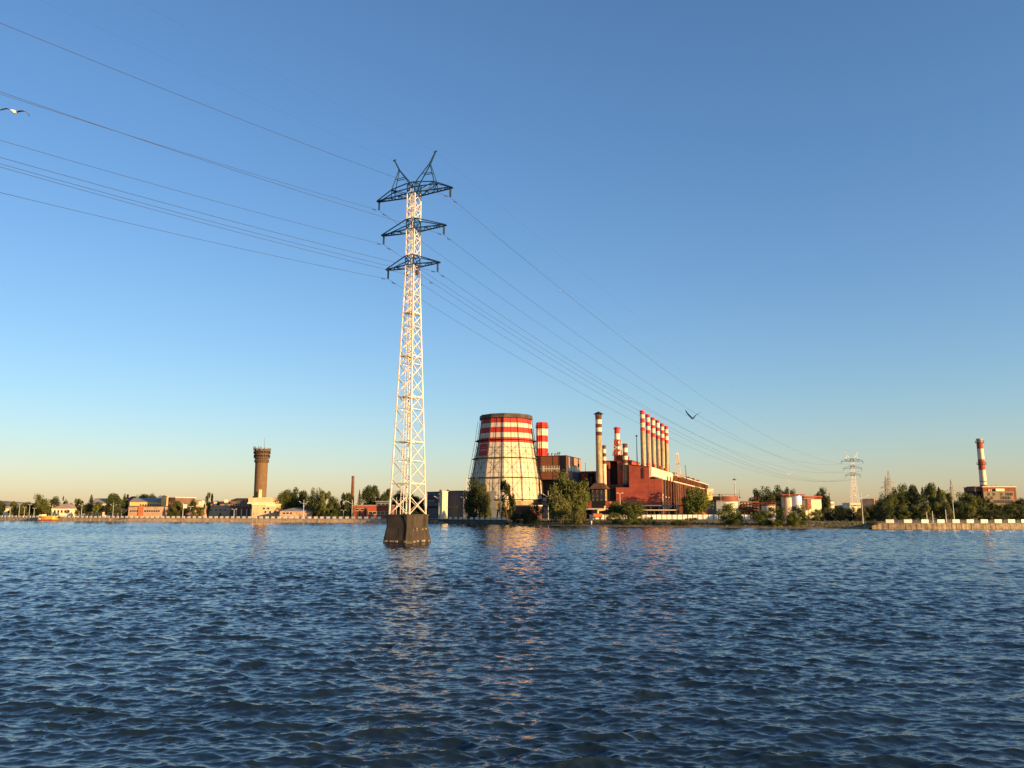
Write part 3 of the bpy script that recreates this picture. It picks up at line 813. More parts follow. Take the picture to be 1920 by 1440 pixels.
# --- hall
def hall():
    t = thing('boiler_hall', 'long red painted boiler hall with brick side wall carrying the six chimneys', 'power plant', CORNER, RZP)
    h = 19.8-GZ
    # front block with a step at its left end
    w = MB(); w.slab([(-21, 0), (0, 0), (0, h), (-14.8, h), (-14.8, 14.3), (-21, 14.3)], 0, 12); w.build('front_wall', M_HALL, t)
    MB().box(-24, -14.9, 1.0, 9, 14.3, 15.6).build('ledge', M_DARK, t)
    up = MB(); up.slab([(-14.8, h), (-5.5, h), (-5.5, zz(877, 376)-GZ), (-14.8, zz(872, 378)-GZ)], .5, 62); up.build('upper_block', M_HALL, t)
    MB().slab([(-15.0, zz(872, 378)-GZ), (-5.3, zz(877, 376)-GZ), (-5.3, zz(877, 376)-GZ+.35), (-15.0, zz(872, 378)-GZ+.35)], .3, 62).build('upper_coping', M_DSTRIPE, t)
    for X in (-8.3, -7.6): MB().tube((X, .25, h+.3), (X, .25, zz(877, 376)-GZ), .14).build('drain_pipe', M_DSTRIPE, t)
    # long side wall in brick, piers and tall windows
    MB().box(-20.9, -.05, 12.002, 250, 0, h-.2).build('rear_body', M_BRICK, t)
    side = MB(); side.box(-.6, 0, 12.0, 250, 0, h); side.box(-.1, .12, .002, 11.9, 0.0, h-.05); side.build('side_wall', M_BRICK, t)
    MB().box(-.8, .45, .1, 250, h-.1, h+.45).build('cornice', M_PALE, t)
    k = 0
    for Y in np.arange(6, 245, 9.0):
        Y = float(Y)
        MB().box(0, .75, Y, Y+1.1, 0, h-.12).build('pilaster', M_BRICK if k % 4 else M_BROWN2, t)
        if k % 3 == 1: MB().box(.0, .2, Y+1.4, Y+8.4, 11.2, h-1.2).build('recess', M_BROWN2, t)
        if k < 24:
            f = MB().box(.13, .32, Y+2.6, Y+7.4, 2.0, 10.2).build('window', M_PALE if k < 2 else M_BROWN2, t)
            g = MB()
            for q in range(3): g.box(.30, .36, Y+2.9+q*1.5, Y+4.1+q*1.5, 2.4, 9.8)
            g.build('pane', M_GLASS, f)
        k += 1
    for Y in (1.2, 3.2): 
        f = MB().box(.13, .3, Y, Y+1.3, 4.0, 11.0).build('window', M_PALE, t); MB().box(.29, .34, Y+.25, Y+1.05, 4.3, 10.7).build('pane', M_GLASS, f)
    for Y in (14.5, 23.5, 33): MB().tube((.9, Y, 0), (.9, Y, h+1.8), .28).build('drain_pipe', M_DSTRIPE, t)
    # light gas duct under the six chimneys
    MB().slab([(-8.2, h+.5), (-4.6, h+.9), (-4.4, 25.4-GZ), (-8.2, 25.4-GZ)], .9, 72).build('flue_duct', M_PALE, t)
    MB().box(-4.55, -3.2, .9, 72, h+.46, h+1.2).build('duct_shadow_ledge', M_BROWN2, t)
    # second storey set back along the side
    MB().box(-9, -3.2, 73, 250, h, 24.3-GZ).build('clerestory', M_BRICK, t)
    MB().box(-9.4, -2.7, 72.6, 250.3, 24.3-GZ, 24.8-GZ).build('clerestory_coping', M_PALE, t)
    for Y in np.arange(75, 246, 8.0):
        Y = float(Y); MB().box(-3.15, -3.05, Y+1, Y+6, h+.7, 23.3-GZ).build('window', M_DARK, t)
        MB().box(-3.2, -2.5, Y-.8, Y+.2, h+.46, 24.3-GZ).build('pilaster', M_BRICK, t)
    # roof clutter: fans and vents
    for X, Y, s in ((-6.2, 2.2, 1.0), (-5.8, 17, .9), (-5.6, 36, .9), (-5.5, 52, 1)):
        m = MB(); m.tube((X, Y, 25.4-GZ), (X, Y, 26.2-GZ), .35*s); m.lathe([(.3*s, 26.1-GZ), (.95*s, 26.4-GZ), (.9*s, 27.1-GZ), (.3*s, 27.6-GZ)], 12, (X, Y)); m.build('roof_vent', M_OLDRED, t)
    for Y in (90, 118, 150, 176, 205): MB().box(-7.5, -5, Y, Y+5, 24.7-GZ, 26.8-GZ).build('roof_unit', M_BROWN, t)
    # left wing with a dark slot
    w = MB(); zt = 28.7-GZ
    w.box(-28, -25.6, 8, 30, 0, zt); w.box(-25.6, -21.8, 10.5, 30, 0, zt-.3); w.box(-21.8, -15, 8, 30, 0, zt); w.build('left_wing', M_HALL, t)
    MB().box(-25.6, -21.8, 9.9, 10.45, 0, zt-.35).build('slot', M_DARK, t)
    MB().box(-28.2, -14.8, 7.7, 30, zt, zt+.4).build('wing_coping', M_DSTRIPE, t)
    for X0, X1 in ((-27.4, -26.1), (-20.6, -19.2)):
        f = MB().box(X0, X1, 7.9, 8.05, zt-4.2, zt-1.8).build('window', M_BROWN2, t); MB().box(X0+.2, X1-.2, 7.86, 7.92, zt-4.0, zt-2.0).build('pane', M_GLASS, f)
    MB().box(-23.6, -18.6, 9, 22, zt+.4, 31.7-GZ).build('stack_house', M_HALL2, t)
    # low front annexes in red
    MB().box(-39, -21.2, 1, 12, 0, 15.2).build('gap_shade_block', M_DARK, t)  # near-black block standing in for the shade of the gap
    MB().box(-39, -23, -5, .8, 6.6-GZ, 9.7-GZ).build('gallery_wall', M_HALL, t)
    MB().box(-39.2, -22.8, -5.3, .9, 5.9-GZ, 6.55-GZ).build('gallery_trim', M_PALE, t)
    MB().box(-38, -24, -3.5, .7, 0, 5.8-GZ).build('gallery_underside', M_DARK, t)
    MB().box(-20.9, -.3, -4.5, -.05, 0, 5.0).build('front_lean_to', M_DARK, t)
    MB().box(-20.9, 0, -4.8, -.05, 5.02, 5.6).build('lean_to_roof', M_HALL2, t)
hall()
def red_annexe():
    X0 = plant_XY(1090, 34); X1 = plant_XY(1121, 34); h = zz(884, 410)-GZ
    t = thing('red_annexe', 'red block with a dark recess between the brown building and the capped chimney', 'factory building', plant(X0, 34), RZP)
    W = X1-X0
    MB().box(0, W, 0, 26, 0, h).build('wall', M_HALL, t); MB().box(-.2, W+.2, -.2, 26, h, h+.4).build('coping', M_DSTRIPE, t)
    MB().box(W*.45, W*.85, -.4, 0, h-9, h-.5).build('recess', M_DARK, t)  # near-black panel, the shade of a recess put into its colour
    MB().box(W*.58, W*.66, -.5, -.35, h-6, h-2.5).build('panel', M_GREYB, t)
    MB().box(W*.05, W*.14, -.12, 0, h-7.5, h-5).build('window', M_BROWN2, t)
red_annexe()

# --- six chimneys in a row
ST = [(1204.5, 770), (1214.5, 777), (1224.3, 783), (1232.8, 788), (1241.3, 794), (1249, 799)]
q_ = random.Random(9)
ordn = ['nearest and tallest-looking', 'second nearest', 'third nearest', 'fourth nearest', 'fifth nearest', 'farthest and shortest-looking']
for i, (px, yt) in enumerate(ST):
    Y = 5.7 + 15.26*i; p = plant(-8.9, Y, 25.0); z1 = zz(yt, p.y); r = 1.16
    bands = [(25.0, 0, 1.25 if i == 0 else 1.0), (28.5, 0), (z1-9.6+q_.uniform(-.4,.4), 1), (z1-7.9+q_.uniform(-.2,.2), 2), (z1-5.7+q_.uniform(-.2,.2), 1), (z1-3.9+q_.uniform(-.2,.2), 2), (z1-1.7+q_.uniform(-.2,.2), 1)]
    t = flue('striped_chimney', ordn[i] + ' of the six red and white banded chimneys in a row', p, r, r*.97, 25.0, z1, bands, [M_STACK, M_STRIPE, M_STACKW], group='six banded chimneys in a row', ladder=(i == 0))
    if i == 0:
        m = MB(); m.slab([(-1.6, 0), (-.2, 0), (-.1, 4.6), (-1.1, 4.6)], -1.5, -1.1); m.build('base_plate', M_DSTRIPE, t)

# --- capped chimney on its own tower-house
CH1 = plant(plant_XY(1125, -2), -2, GZ)
def capped():
    d = CH1.y; t = thing('flue_house', 'low hip roofed house with exposed frame under the capped chimney', 'plant house', CH1, RZP)
    k = d/F_PX; z0, z1, z2 = zz(939, d)-GZ, zz(917, d)-GZ, zz(906, d)-GZ
    MB().box(-13*k, 13*k, -12*k, 12*k, 0, z0).build('plinth', M_DARK, t)
    MB().box(-11.5*k, 11.5*k, -10*k, 10*k, z0, z1).build('wall', mat('dusty_panel_wall', (.36, .28, .18), .9, .25, .5), t)
    for s in (-12, -4, 4, 12):
        MB().bar((s*k, -11*k, z0), (s*k, -11*k, z1), .35).build('frame_post', M_BROWN2, t)
    m = MB()
    for a in ((-12, 0, -4, 1), (4, 1, 12, 0), (-4, 0, 4, 1)): m.bar((a[0]*k, -11.2*k, z0+(z1-z0)*a[1]), (a[2]*k, -11.2*k, z0+(z1-z0)*a[3]), .2)
    m.bar((-12.3*k, -11.2*k, z0+1.5), (12.3*k, -11.2*k, z0+1.5), .2); m.bar((-12.3*k, -11.2*k, z1-.2), (12.3*k, -11.2*k, z1-.2), .3)
    m.build('brace', M_BROWN2, t)
    v = [(-17*k, -15*k, z1), (17*k, -15*k, z1), (17*k, 15*k, z1), (-17*k, 15*k, z1), (-9*k, -7*k, z2), (9*k, -7*k, z2), (9*k, 7*k, z2), (-9*k, 7*k, z2)]
    MB().add(v, [(3,2,1,0),(4,5,6,7),(0,1,5,4),(1,2,6,5),(2,3,7,6),(3,0,4,7)]).build('roof', mat('rust_roof', (.13, .065, .045), .9, .25, .5), t)
    zb = z2+GZ; p = CH1 + Vector((0, 0, z2)); r = 5.9*k
    zt = zz(779, d); Z = lambda y: zz(y, d)
    c = flue('capped_chimney', 'tall beige chimney with dark bands and a black conical cap', p, r*1.03, r, zb, zt,
         [(zb, 0), (Z(817), 1), (Z(809.5), 2), (Z(802), 1), (Z(795), 2), (Z(787), 1)], [M_STACK, M_DSTRIPE, M_STACKW])
    m = MB(); zc = zt-zb
    m.lathe([(9*k, zc+.6), (9*k, zc+.8), (.3*k, Z(771.5)-zb)], 20, cap_bot=True); m.build('conical_cap', M_DARK, c)
    for i in range(8):
        a = 2*math.pi*i/8; MB().bar((r*.9*math.cos(a), r*.9*math.sin(a), zc-.5), (r*.9*math.cos(a), r*.9*math.sin(a), zc+.7), .25).build('cap_strut', M_FRAME, c)
capped()
p = plant(plant_XY(1134.5, 3), 3, zz(912, 382)); Z = lambda y: zz(y, p.y)
flue('short_chimney', 'short banded chimney tucked against the right of the capped chimney', p, .93, .93, p.z, Z(835), [(p.z, 0), (Z(870), 1), (Z(863.5), 2), (Z(856.5), 1), (Z(849.5), 2), (Z(842), 1)], [M_STACKW, M_DSTRIPE, M_STACKW], ladder=False)
p = plant(plant_XY(1174.5, 3), 3, 15.6+GZ)
flue('banded_flue', 'banded beige chimney standing on the dark ledge against the red hall', p, 1.18, 1.15, p.z, Z(832), [(p.z, 3), (Z(905), 0), (Z(869), 1), (Z(862), 2), (Z(855), 1), (Z(848), 2), (Z(840), 1)], [M_STACK, M_DSTRIPE, M_STACKW, M_GREYB])
# lattice-clad flue
def lattice_flue():
    p = plant(plant_XY(1160, 14), 14, 31.7); d = p.y; Z = lambda y: zz(y, d)-p.z; k = d/F_PX
    t = thing('lattice_chimney', 'red topped white chimney held in a lattice tower on the red roof', 'chimney', p, RZP)
    r = 5*k
    MB().lathe([(r, 0, 0), (r, Z(825), 0), (r, Z(813), 1), (r, Z(801), 1)], 20, cap_top=True).build('shaft', [M_STACKW, M_STRIPE], t)
    m = MB(); m.lathe([(r, Z(805)), (r*1.35, Z(804.6)), (r*1.35, Z(803.8)), (r, Z(803.8))], 20, cap_top=False)
    for i in range(12):
        a = i*math.pi/6; m.bar((r*1.32*math.cos(a), r*1.32*math.sin(a), Z(804)), (r*1.32*math.cos(a), r*1.32*math.sin(a), Z(801.5)), .1)
    m.build('gallery', M_STRIPE, t)
    h0, h1 = 7.4*k, 5.6*k; zt = Z(825)
    for sx, sy in ((-1,-1),(1,-1),(1,1),(-1,1)): MB().bar((sx*h0, sy*h0, 0), (sx*h1, sy*h1, zt), .35).build('leg', M_LATT, t)
    for f in range(4):
        m = MB(); n = 3
        for i in range(n):
            a, b = i/n, (i+1)/n; ha, hb = h0+(h1-h0)*a, h0+(h1-h0)*b
            cs = [((-1,-1),(1,-1)),((1,-1),(1,1)),((1,1),(-1,1)),((-1,1),(-1,-1))][f]
            mi = 1 if i != 1 else 0
            A = [(c[0]*ha, c[1]*ha, zt*a) for c in cs]; B = [(c[0]*hb, c[1]*hb, zt*b) for c in cs]
            m.bar(A[0], B[1], .24, mi=mi); m.bar(A[1], B[0], .24, mi=mi); m.bar(B[0], B[1], .26, mi=1)
        m.build('bracing', [M_LATT, M_STRIPE], t)
lattice_flue()

# --- brown building with the ribbed chimney
def brown_building():
    d0 = 395.0; c = Vector((xx(1062, d0, 20), d0, GZ))
    t = thing('turbine_building', 'tall brown clad building with a grated window strip beside the cooling tower', 'power plant', c, RZP)
    h = 31.9-GZ; W, L = 20.0, 29.0; lo = 20.6-GZ
    MB().box(-W, 0, 0, L, lo, h).build('upper_wall', M_BROWN, t)
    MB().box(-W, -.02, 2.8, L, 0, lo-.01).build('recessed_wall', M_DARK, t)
    MB().box(-W-.1, .08, -.1, L+.1, h, h+.4).build('coping', M_BROWN2, t)
    MB().box(-3.3, -.9, -.14, 0, lo+3, h).build('dark_panel', M_BROWN2, t)
    MB().box(-6.9, -6.65, -.1, 0, lo, h).build('panel_joint', M_BROWN2, t)
    z0, z1 = zz(884, 397)-GZ, zz(873, 397)-GZ
    f = MB().box(-13.4, -3.4, -.2, 0, z0, z1).build('window_strip', M_GLASS, t)
    for i in range(13):
        X = -13.4 + i*.82
        MB().box(X, X+(.55 if i in (1, 2) else .2), -.32, -.15, z0, z1).build('fin', M_PALE, f)
    MB().box(-13.5, -3.3, -.34, -.15, (z0+z1)/2-.25, (z0+z1)/2+.1).build('mid_rail', M_PALE, f)
    # right face
    MB().box(0, .1, 0, 12.5, lo-4, h).build('side_panel', M_TAN, t)
    MB().box(0, .12, 14.2, L, z0+.2, h).build('side_panel', M_TAN, t)
    MB().box(0, .14, 12.5, 14.2, lo-4, h).build('panel_joint', M_BROWN2, t)
    MB().box(-.3, .13, 14.2, L, 0, z0+.1).build('grey_side_wall', M_GREYB, t)
    f = MB().box(.1, .22, 3, L-3, z0+.3, z1+.2).build('side_window', mat('light_window', (.34, .30, .22), .25, .2, .6, spec=.6), t)
    for Y in (8.4, 14): MB().box(.2, .3, Y, Y+.35, z0+.3, z1+.2).build('mullion', M_BROWN2, f)
    MB().box(.12, .4, L-7, L-4.5, z1+.4, z1+2).build('side_vent', M_DARK, t)
    for X, s in ((-12.2, .5), (-10.4, .75), (-8.6, .8), (-6.9, .7), (-5.6, 1.0), (-4.6, 1.1)):
        m = MB(); m.tube((X, 4, h+.4), (X, 4, h+.4+1.4*s), .3); m.tube((X, 4, h+.3+1.4*s), (X+.5, 4, h+.6+1.4*s), .42); m.build('roof_vent', M_STEEL, t)
    MB().box(-18, -14.2, 2, 8, h+.4, h+1.3).build('stack_curb', M_PALE, t)
    # ribbed chimney
    d = 403.0; p = Vector((xx(1016.5, d, 35), d, 32.3)); Z = lambda y: zz(y, d); k = d/F_PX
    q = flue('ribbed_chimney', 'thick red and white chimney with ribs behind the cooling tower', p, 10.2*k, 10*k, 32.3, Z(792.5),
         [(32.3, 1), (Z(841), 0), (Z(829), 1), (Z(817), 0), (Z(804.5), 1)], [M_STACKW, M_STRIPE], n=12, ring=(Z(802.5),), ladder=False)
    for i in range(8):
        a = 2*math.pi*i/8; m = MB(); r = 10.3*k
        zs_ = [0, Z(841)-32.3, Z(829)-32.3, Z(817)-32.3, Z(804.5)-32.3, Z(793)-32.3]
        for j, (a0, a1) in enumerate(zip(zs_, zs_[1:])): m.bar((r*math.cos(a), r*math.sin(a), a0), (r*math.cos(a), r*math.sin(a), a1), .35, mi=(j+1) % 2)
        m.build('rib', [M_STACKW, M_STRIPE], q)
brown_building()

def mast(px, y0, y1, d, label, r=.16, lean=0.0):
    p = at(px, y0, d); t = thing('mast', label, 'mast', p)
    h = zz(y1, d)-p.z; m = MB(); m.tube((0, 0, 0), (lean*h, 0, h), r, r*.5, 8); m.build('pole', M_FRAME, t)
    m = MB(); m.tube((lean*h*.97, 0, h*.96), (lean*h, 0, h), r*1.7, r*1.7, 8); m.build('tip', M_FRAME, t)
    if p.z > 3:
        m = MB(); m.box(-.3, .3, -.3, .3, -.6, .15); m.build('base_plate', M_FRAME, t)
mast(1195, 880, 816, 381, 'dark pole on the hall roof left of the six chimneys', .26)
mast(1098, 890, 868, 412, 'thin dark rod above the red annexe roof', .14)
mast(1287, 897, 873, 445, 'leaning dark pole on the brick side roof', .24, -.05)
mast(1300, 903, 896, 490, 'short dark rod on the far brick roof', .2)
mast(1378, 930, 908, 392, 'thin rod on the left of the tall lamp behind the red topped tank', .1)
mast(1387, 932, 919, 392, 'shorter rod on the right of the tall lamp behind the red topped tank', .1)
mast(1556, 948, 925, 420, 'dark spiky mast left of the distant white pylon', .3)

def antenna_tower():
    d = 448.0; p = at(1271, 890, d)
    t, _ = lattice('antenna_mast', 'pale lattice antenna mast on the roof right of the six chimneys', p, RZP, [(0, 1.4, 1.4), (zz(862, d)-p.z, .75, .75), (zz(852, d)-p.z, .6, .6)], [], None, M_LATT, M_LATT, leg_w=.24, br_w=.14, bay=2.0, spike=zz(848, d)-p.z)
    t['category'] = 'antenna mast'
    MB().box(-3, 4.5, -2, 2, -1.6, -.05).build('base_slab', M_PALE, t)
    m = MB(); m.tube((.9, 0, (zz(872, d)-p.z)), (.9, 0, zz(867, d)-p.z), .45); m.build('antenna', M_STEEL, t)
antenna_tower()

# --- pipe work, fence and small things in front of the hall
M_ORANGE = mat('orange_painted_steel', (.55, .16, .05), .6, .2, .6)
M_YPIPE = mat('yellow_cream_pipe', (.70, .50, .24), .5, .1, .6)
def pipes():
    d = 352.0; Z = lambda y: zz(y, d); X = lambda px: xx(px, d, 4)
    t = thing('gas_pipe', 'yellow cream pipe bending in a zigzag above an orange tank', 'pipe', (X(1125), d, GZ))
    P = [(1121, 964), (1121, 957), (1133, 955.5), (1134.5, 948.5)]
    pts = [Vector((X(a)-X(1125), 0, max(0, Z(b)-GZ))) for a, b in P]
    m = MB()
    for a, b in zip(pts, pts[1:]): m.tube(a, b, .42, n=10)
    for a in pts[1:-1]: m.lathe([(.02, a.z-.46), (.46, a.z-.15), (.46, a.z+.15), (.02, a.z+.46)], 10, (a.x, 0))
    m.build('pipe_run', M_YPIPE, t)
    t = thing('orange_tank', 'small orange tank beneath the zigzag yellow pipe', 'tank', (X(1120), d-1.2, GZ))
    m = MB(); m.tube((-1.9, 0, 1.6), (1.9, 0, 1.6), .95, n=14); m.build('body', M_ORANGE, t)
    for s in (-1.2, 1.2): MB().box(s-.2, s+.2, -.7, .7, 0, 1.0).build('saddle', M_FRAME, t)
    # pipe racks before the hall
    for (a, b, y, dd, lab) in ((1200, 1268, 956.5, 358, 'pale pipes on a rack below the tree shadow on the red hall'), (1205, 1282, 948, 362, 'thin upper pipe rack across the foot of the red hall')):
        t = thing('pipe_rack', lab, 'pipe rack', (xx(a, dd, 4), dd, GZ)); L = xx(b, dd, 4)-xx(a, dd, 4); z = zz(y, dd)-GZ
        m = MB()
        for q, r in ((0, .24), (.55, .17), (-.55, .17)): m.tube((0, q, z), (L, q, z), r, n=8)
        m.build('pipe_run', M_PALE if y > 950 else M_STEEL, t)
        for i in range(6):
            x = L*i/5; mm = MB(); mm.bar((x, -.7, 0), (x, -.7, z-.2), .2); mm.bar((x, .7, 0), (x, .7, z-.2), .2); mm.bar((x, -.8, z-.3), (x, .8, z-.3), .2); mm.build('trestle', M_FRAME, t)
    for i, (px, lab) in enumerate(((1255, 'white valve drum at the foot of the hall side wall, left of a pair'), (1271, 'white valve drum at the foot of the hall side wall, right of a pair'))):
        dd = 366.0; t = thing('valve_drum', lab, 'drum', (xx(px, dd, 4), dd, GZ)); z = zz(953, dd)-GZ; s = 1.0
        for q in (-.5, .5): MB().bar((q, 0, 0), (q, 0, z), .25).build('leg', M_FRAME, t)
        MB().lathe([(.3, z), (.9, z+.2), (.9, z+1.3), (.3, z+1.6)], 14, cap_bot=True).build('body', M_STACKW, t)
pipes()
def fence():
    d = 354.0; t = thing('concrete_fence', 'white concrete panel fence along the bank in front of the red hall', 'fence', (xx(1105, d, 3), d, GZ))
    z1 = 1.95; px = 1105; x0 = xx(1105, d, 3); pr = random.Random(7)
    while px < 1398:
        a = xx(px, d, 3)-x0; b = xx(px+9.6, d, 3)-x0
        j = pr.uniform(-.06, .06)
        MB().box(a+.1, b-.02, -.08+j, .08+j, 0, z1+pr.uniform(-.05, .03)).build('panel', M_WHITE_SLAB, t)
        MB().box(a-.12, a+.1, -.18, .14, 0, z1+.1).build('post', M_BROWN2, t)
        px += 9.7
fence()
def small_house(name, label, px0, px1, ybase, yeave, yridge, d, wall, roof, gable_front=True, depth=10, rz=0.0):
    x0, x1 = xx(px0, d, 4), xx(px1, d, 4); w = x1-x0
    t = thing(name, label, 'building', ((x0+x1)/2, d, GZ), rz)
    he, hr = zz(yeave, d)-GZ, zz(yridge, d)-GZ
    if gable_front:
        MB().slab([(-w/2, 0), (w/2, 0), (w/2, he), (0, hr), (-w/2, he)], 0, depth).build('wall', wall, t)
        m = MB()
        for s in (-1, 1): m.add([(0, -.3, hr+.03), (s*(w/2+.3), -.3, he-.1), (s*(w/2+.3), depth+.3, he-.1), (0, depth+.3, hr+.03), (0, -.3, hr+.25), (s*(w/2+.3), -.3, he+.12), (s*(w/2+.3), depth+.3, he+.12), (0, depth+.3, hr+.25)],
                                [(0,1,2,3),(4,5,6,7),(0,4,5,1),(1,5,6,2),(2,6,7,3)])
        m.build('roof', roof, t)
    return t
small_house('gabled_shed', 'small orange brick gabled shed behind the white fence', 1302, 1328, 966, 965, 954, 362, mat('orange_brick', (.48, .15, .06), .9, .15, .8), M_ROOF_DK, depth=14)
# ------------------------------------------------------------------ other buildings
M_CREAMW = mat('cream_plaster', (.80, .70, .44), .9, .08, .5, streak=.1)
M_YELLOW = mat('yellow_plaster', (.78, .50, .20), .9, .08, .3, streak=.12)
M_PEACH = mat('peach_plaster', (.70, .45, .27), .9, .08, .4, streak=.15)
M_PINKB = mat('pinkish_brick', (.44, .29, .20), .9, .12, .6, streak=.15)
M_ORBRICK = mat('orange_red_brick', (.42, .15, .075), .9, .14, .8)
M_REDB = mat('red_brick', (.36, .085, .04), .9, .18, .8, streak=.15)
M_BRNB = mat('brown_brick', (.17, .105, .075), .9, .18, .6)
M_GREYW = mat('grey_metal_wall', (.13, .135, .14), .7, .06, .3, streak=.1)
M_GREYD = mat('dark_grey_wall', (.08, .072, .07), .8, .12, .4)
M_ROOFR = mat('red_metal_roof', (.24, .055, .036), .6, .12, .5)
M_ROOFG = mat('grey_slate_roof', (.27, .25, .235), .8, .12, .5)
M_ROOFP = mat('pinkish_grey_roof', (.42, .30, .24), .7, .1, .5)
M_TANKW = mat('white_tank_paint', (.72, .65, .52), .55, .1, .5, streak=.25)
M_TANKR = mat('rust_red_tank_band', (.26, .085, .055), .7, .15, .5, streak=.2)
M_ALU = mat('bright_aluminium_cladding', (.86, .84, .80), .38, .05, .6, metal=.35)
M_DOOR = mat('dark_door', (.06, .045, .035), .7, .1)
M_BEIGE = mat('beige_block_wall', (.27, .205, .13), .9, .12, .6, streak=.2)

def house(name, label, px0, px1, d, yeave, wall, roof=('flat', M_ROOFG, None), depth=12.0, rz=0.0, wins=(), chimneys=(), group=None, cat='building', base=None, doors=(), wmat=None):
    """box building spanning photo columns px0..px1 at distance d.
    roof: (kind, material, y of ridge). wins: (columns, x0 frac, x1 frac, y bottom, y top, width m). Returns root, width"""
    x0, x1 = xx(px0, d, 4), xx(px1, d, 4)
    w = (x1-x0)/max(.35, math.cos(rz))
    z0 = GZ if base is None else base
    t = thing(name, label, cat, ((x0+x1)/2, d, z0), rz, group)
    he = zz(yeave, d)-z0
    MB().box(-w/2, w/2, 0, depth, 0, he).build('wall', wall, t)
    kind, rm, yr = roof
    if kind == 'flat':
        MB().box(-w/2-.25, w/2+.25, -.25, depth+.25, he, he+.45).build('roof', rm, t)
    else:
        hr = zz(yr, d+depth*.4)-z0; o = .45
        if kind == 'gable':
            f = [(-w/2-o, -o, he-.05), (w/2+o, -o, he-.05), (w/2+o, depth+o, he-.05), (-w/2-o, depth+o, he-.05), (-w/2-o, depth/2, hr), (w/2+o, depth/2, hr)]
            MB().add(f, [(3,2,1,0),(0,1,5,4),(1,2,5),(2,3,4,5),(3,0,4)]).build('roof', rm, t)
        else:
            q = min(w*.42, depth*.62)
            f = [(-w/2-o, -o, he-.05), (w/2+o, -o, he-.05), (w/2+o, depth+o, he-.05), (-w/2-o, depth+o, he-.05), (-w/2+q, depth/2, hr), (w/2-q, depth/2, hr)]
            MB().add(f, [(3,2,1,0),(0,1,5,4),(1,2,5),(2,3,4,5),(3,0,4)]).build('roof', rm, t)
    for n, a, b, yb, yt, ww in wins:
        zb, zt = zz(yb, d)-z0, zz(yt, d)-z0
        for i in range(n):
            xc = -w/2 + w*(a + (b-a)*(i+.5)/n)
            f = MB(); f.box(xc-ww/2-.09, xc+ww/2+.09, -.12, .02, zb-.12, zb); f.box(xc-ww/2-.09, xc+ww/2+.09, -.1, .02, zt, zt+.09)
            f.box(xc-ww/2-.09, xc-ww/2, -.1, .02, zb, zt); f.box(xc+ww/2, xc+ww/2+.09, -.1, .02, zb, zt)
            o_ = f.build('window', wmat or M_PALE, t); MB().box(xc-ww/2, xc+ww/2, -.04, .02, zb, zt).build('pane', M_GLASS, o_)
    for a, b, yt in doors:
        MB().box(-w/2+w*a, -w/2+w*b, -.07, .02, .02, zz(yt, d)-z0).build('door', M_DOOR, t)
    for fx, yt, cw, m_ in chimneys:
        MB().box(-w/2+w*fx-cw/2, -w/2+w*fx+cw/2, depth*.4, depth*.4+cw, he, zz(yt, d+depth*.4)-z0).build('chimney', m_, t)
    return t, w

# left bank, from the far left
house('cottage', 'small white gabled hut at the far left behind the lamps', 6, 15, 505, 953, M_CREAMW, ('gable', M_ROOFG, 949), 6, .2)
house('cream_house', 'cream house with a hipped grey pink roof behind the barge', 96.5, 134, 478, 953.3, M_CREAMW, ('hip', M_ROOFP, 944.2), 13, .10, wins=[(5, .1, .92, 961.5, 956.5, 1.0)])
house('blue_grey_shed', 'shaded blue grey shed just right of the cream house', 135.5, 150, 486, 946, M_GREYW, ('flat', M_ROOFG, None), 9, -.75)
house('long_gable_house', 'orange plastered house with a shallow grey gable among the left trees', 176, 201, 505, 944, M_PEACH, ('gable', M_ROOFG, 934.5), 16, .35, wins=[(3, .3, .95, 952, 947.5, 1.2)])
house('red_roofed_shed', 'low white shed with a dark red roof before the left tree', 193, 226, 462, 960, M_PALE, ('gable', M_ROOFR, 953.5), 9, .12, wins=[(4, .1, .9, 965, 962, 1.6)])
house('brick_corner_house', 'orange brick house with a steep red roof and white dormers', 227, 257, 488, 941, M_YELLOW, ('hip', M_ROOFR, 930.5), 14, .2, chimneys=[(.38, 934, 1.3, M_CREAMW), (.62, 934, 1.3, M_CREAMW), (.2, 927, 1.0, M_BRNB)], wins=[(3, .1, .6, 951, 946, 1.2)])
house('yellow_long_building', 'long yellow building with grey roof and a stair tower at its right end', 243, 303, 478, 941, M_YELLOW, ('gable', M_ROOFG, 933.5), 14, .08, wins=[(9, .3, .97, 949, 945.5, 1.0)])
house('stair_tower', 'narrow yellow tower at the right end of the long yellow building', 301, 307.5, 474, 931, M_YELLOW, ('flat', M_PALE, None), 6, .1, chimneys=[(.2, 928.5, .8, M_YELLOW)])
house('dark_block', 'dark brown flat roofed block right of the yellow stair tower', 307.5, 330, 482, 933.5, M_BRNB, ('flat', M_PALE, None), 14, -.55, wins=[(3, .2, .9, 945, 941, 1.6)])
t, w = house('pink_low_building', 'low pinkish building with a red brick bay behind the white slabs', 241, 301, 452, 950, M_PINKB, ('flat', M_ROOF_DK, None), 12, .05, wins=[(4, .05, .3, 960, 956.5, 1.1), (7, .48, .97, 960, 956.5, 1.1)])
MB().box(-w*.19, -w*.04, -.5, 0, 0, zz(948.5, 452)-GZ).build('brick_bay', M_ORBRICK, t)
t, w = house('open_shelter', 'dark open shelter with a pale roof left of the low pink building', 221.5, 241, 455, 957.5, M_DARK, ('flat', M_PALE, None), 7, 0)
for q in (-.5, -.17, .17, .5): MB().box(w*q-.15, w*q+.15, -.35, -.05, 0, zz(957.5, 455)-GZ).build('post', M_CONC, t)
